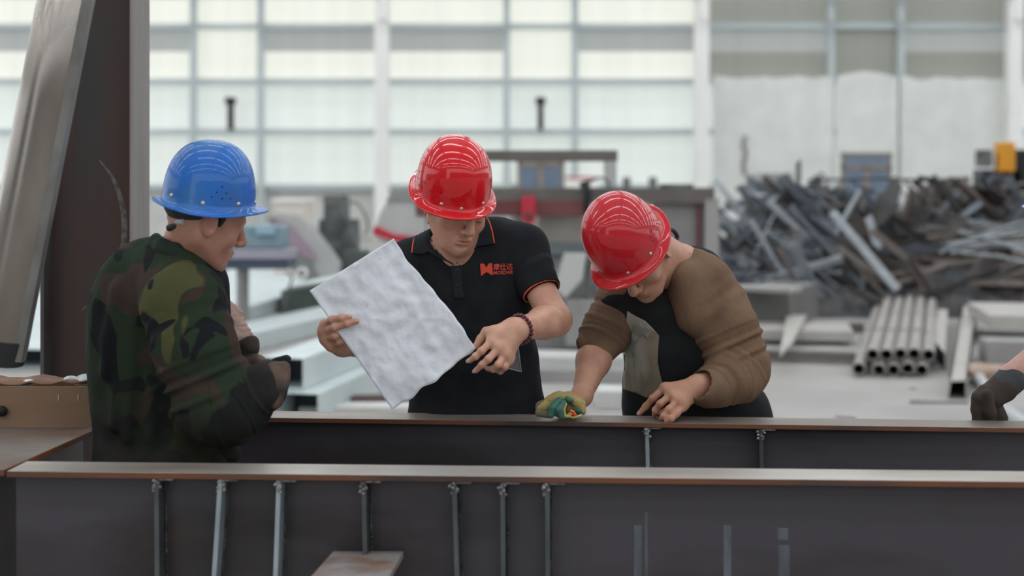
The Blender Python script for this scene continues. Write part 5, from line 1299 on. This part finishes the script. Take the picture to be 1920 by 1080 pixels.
gobj([(P(500,690,3.34),P(520,680,3.33),.013,.012),(P(520,680,3.33),P(538,674,3.32),.012,.011),(P(505,686,3.34),P(537,683,3.33),.011,.010),(P(488,694,3.35),P(505,686,3.34),.014,.013)],'glove_fingers',M['glovegrey'],C,k=.004)
gobj([(P(444,664,3.50),P(468,650,3.49),.030,.024),(P(468,650,3.49),P(474,640,3.49),.022,.012),(P(436,680,3.50),P(460,672,3.49),.024,.02)],'glove_hand',M['darkrag'],C)
gobj([(P(440,690,3.48),P(482,686,3.47),.040,.024),(P(482,686,3.47),P(500,688,3.40),.022,.018),(P(470,670,3.49),P(478,680,3.47),.016,.02)],'glove_hand',M['gloveleather'],C)
# bundle of pinkish cloth under the arm
s = SDF(P(380,530,3.62)-Vector((.03,.14,.26)),P(500,530,3.62)+Vector((.03,.10,.02)),.0035)
s.cap(P(396,560,3.54),P(420,600,3.54),.022,.040,.02,fold=(.004,3,0,1.)); s.cap(P(420,600,3.54),P(436,640,3.53),.044,.045,.02,fold=(.004,4,0,1.2)); s.cap(P(436,640,3.53),P(440,668,3.53),.045,.04,.02)
s.disp(lambda x,y,z: .0035*fnoise(x,y,z,75,21)-.003*np.abs(fnoise(x,y,z,45,22)))
tag(s.build('cloth_bundle', M['bundle'], keep=False), 'crumpled pinkish cloth bundle hugged by the man in the blue hard hat', 'cloth')
helmet(C, P(393,376,3.42), RR(100,2,3.2)@np.array(Matrix.Rotation(math.radians(-5),3,'Y')), M['blue'], ((-50,.006),(-96,.004),(-140,.012),(-8,.006),(60,.006)),
       [(-62,.018),(-73,.018),(-86,.020),(-68,.031),(-80,.032),(-74,.045)], half=(.098,.108), hgt=.147)
s = SDF(hC-Vector((.14,.14,.13)),hC+Vector((.14,.14,.13)),.004); s.frame(hC,RC); s.ell((0,.022,.025),(.0785,.098,.088),.01)
for sx in (-1,1): s.cap((sx*.072,-.022,.0),(sx*.0715,-.022,-.018),.009,.005,.006)
s.frame(); s.halfcut(hC+Vector(RC@np.array((0,.03,-.058))), RC@np.array((0,-.45,-.9))); s.halfcut(HEL[2][0]-Vector(HEL[2][1])*.016, HEL[2][1]); s.build('hair', M['hair'], C, keep=False)
ad = thing  # liner straps at the nape
MB().tube(cr([P(322,398,3.40),P(319,404,3.40),P(323,414,3.395),P(345,410,3.36)],6),.007,10).build('helmet_strap', M['strap'], C, smooth=True)
MB().tube(cr([P(322,404,3.385),P(330,414,3.37),P(345,416,3.35)],5),.007,10).build('ratchet_band', M['strapw'], C, smooth=True)
MB().tube(cr([P(316,428,3.385),P(326,424,3.375),P(336,420,3.37)],5),[.008]*10+[.006],10).build('ratchet_knob', M['strap'], C, smooth=True)
legs(C, (xc,3.48,.95), ((xc,3.40,1,-.1),(xc,3.56,1,.1)), mat('olive_trousers',(.03,.034,.024),rough=.9), .95)

# ============ the worker at the right edge, mostly outside the picture
Dp = person_root('gloved worker in blue hard hat, cut off by the right picture edge', (P(2150,700,3.95).x, 3.95, 0))
hD = P(2010,372,3.95); RD = RR(-70,25,0); nD = P(2075,470,3.99)
sD, eD, wD = P(2040,540,3.92), P(1990,640,3.86), P(1895,705,3.80)
s = SDF((1.25,3.6,0),(2.05,4.35,1.7), .009, fine=[((1.25,3.7,.95),(1.6,4.05,1.7),.0045)])
s.frame(hD,RD); head(s); s.frame(); s.cap(hD+Vector((.03,0,-.05)),nD,.056,.06,.03)
s.cap(nD,P(2110,780,4.0),.09,.10,.04); s.cap(nD,sD,.06,.055,.03); s.cap(sD,eD,.05,.045,.03); s.cap(eD,wD,.046,.031,.02)
xd = P(2120,800,3.98).x
for sx in (-1,1):
    hj = Vector((xd+sx*.09,3.98,.86)); s.cap((xd,3.98,.95),hj,.08,.075,.03); s.cap(hj,(hj.x,3.98,.48),.07,.05,.02); s.cap((hj.x,3.98,.48),(hj.x,3.98,.10),.05,.036,.02); s.cap((hj.x,3.98,.07),(hj.x,3.86,.045),.032,.024,.01)
hand(s, wD, [P(1870,722,3.79),P(1862,730,3.78),P(1856,738,3.78),P(1852,746,3.78)], [[P(1870,722,3.79),P(1850,735,3.77),P(1845,755,3.76)],[P(1862,730,3.78),P(1842,742,3.76),P(1838,762,3.75)],[P(1856,738,3.78),P(1836,748,3.76),P(1834,768,3.75)],[P(1852,746,3.78),P(1832,755,3.76),P(1832,770,3.75)]], .026, fr=.0075)
s.build('body', M['skinA'], Dp, skin_col((.46,.26,.21), (hD, RD)), keep=False)
s = SDF((1.35,3.65,.78),(2.1,4.3,1.6),.009)
for y, xl, xr in ((540,2050,2150),(640,2060,2160),(760,2060,2165),(860,2060,2165)): s.cap(P(xl,y,3.99),P(xr,y,3.99),.11,.11,.05)
s.cap(nD,sD,.075,.08,.03); s.cap(sD,P(2010,600,3.89),.075,.065,.02); s.disp(lambda x,y,z:.005*fnoise(x,y,z,24,3)); s.cap(nD+Vector((0,0,.1)),nD,.062,.056,.01,cut=True); s.below(.8)
s.build('work_shirt', mat('grey_work_shirt',(.06,.065,.075),rough=.9), Dp, keep=False)
helmet(Dp, P(2008,352,3.93), RR(-74,18,0), mat('bright_blue_shell',(.03,.13,.62),rough=.3,coat=.8), ((30,.005),(60,.005)), [], half=(.098,.112))
gobj([(P(1880,706,3.79),P(1908,726,3.79),.001,.001),(P(1896,712,3.80),P(1880,726,3.79),.040,.038)],'glove_cuff',M['knitcuff'],Dp,nz=.0008,f=150)
s = SDF(P(1800,640,3.8)-Vector((.03,.12,.22)),P(1960,640,3.8)+Vector((.03,.12,.05)),.0035)
for a, b, ra, rb in ((P(1880,728,3.79),P(1858,742,3.78),.040,.034),(P(1858,742,3.78),P(1838,752,3.775),.030,.024),(P(1846,735,3.77),P(1834,745,3.765),.020,.017),(P(1833,745,3.765),P(1829,768,3.76),.0165,.014),(P(1842,748,3.75),P(1850,768,3.745),.015,.013),(P(1832,766,3.76),P(1830,790,3.76),.015,.012),(P(1850,740,3.74),P(1858,775,3.74),.015,.014),(P(1866,772,3.79),P(1876,785,3.79),.026,.020),(P(1860,765,3.79),P(1862,790,3.79),.020,.020),(P(1836,770,3.77),P(1852,788,3.775),.018,.020)): s.cap(a,b,ra,rb,.007)
s.disp(lambda x,y,z: .0022*fnoise(x,y,z,60,3)); s.build('glove_hand', M['darkrag'], Dp, keep=False)
legs(Dp, (xd,3.98,.95), ((xd-.12,3.98,-.2,-1),(xd+.12,3.98,.2,-1)), M['trouser'], .95)
#%%END
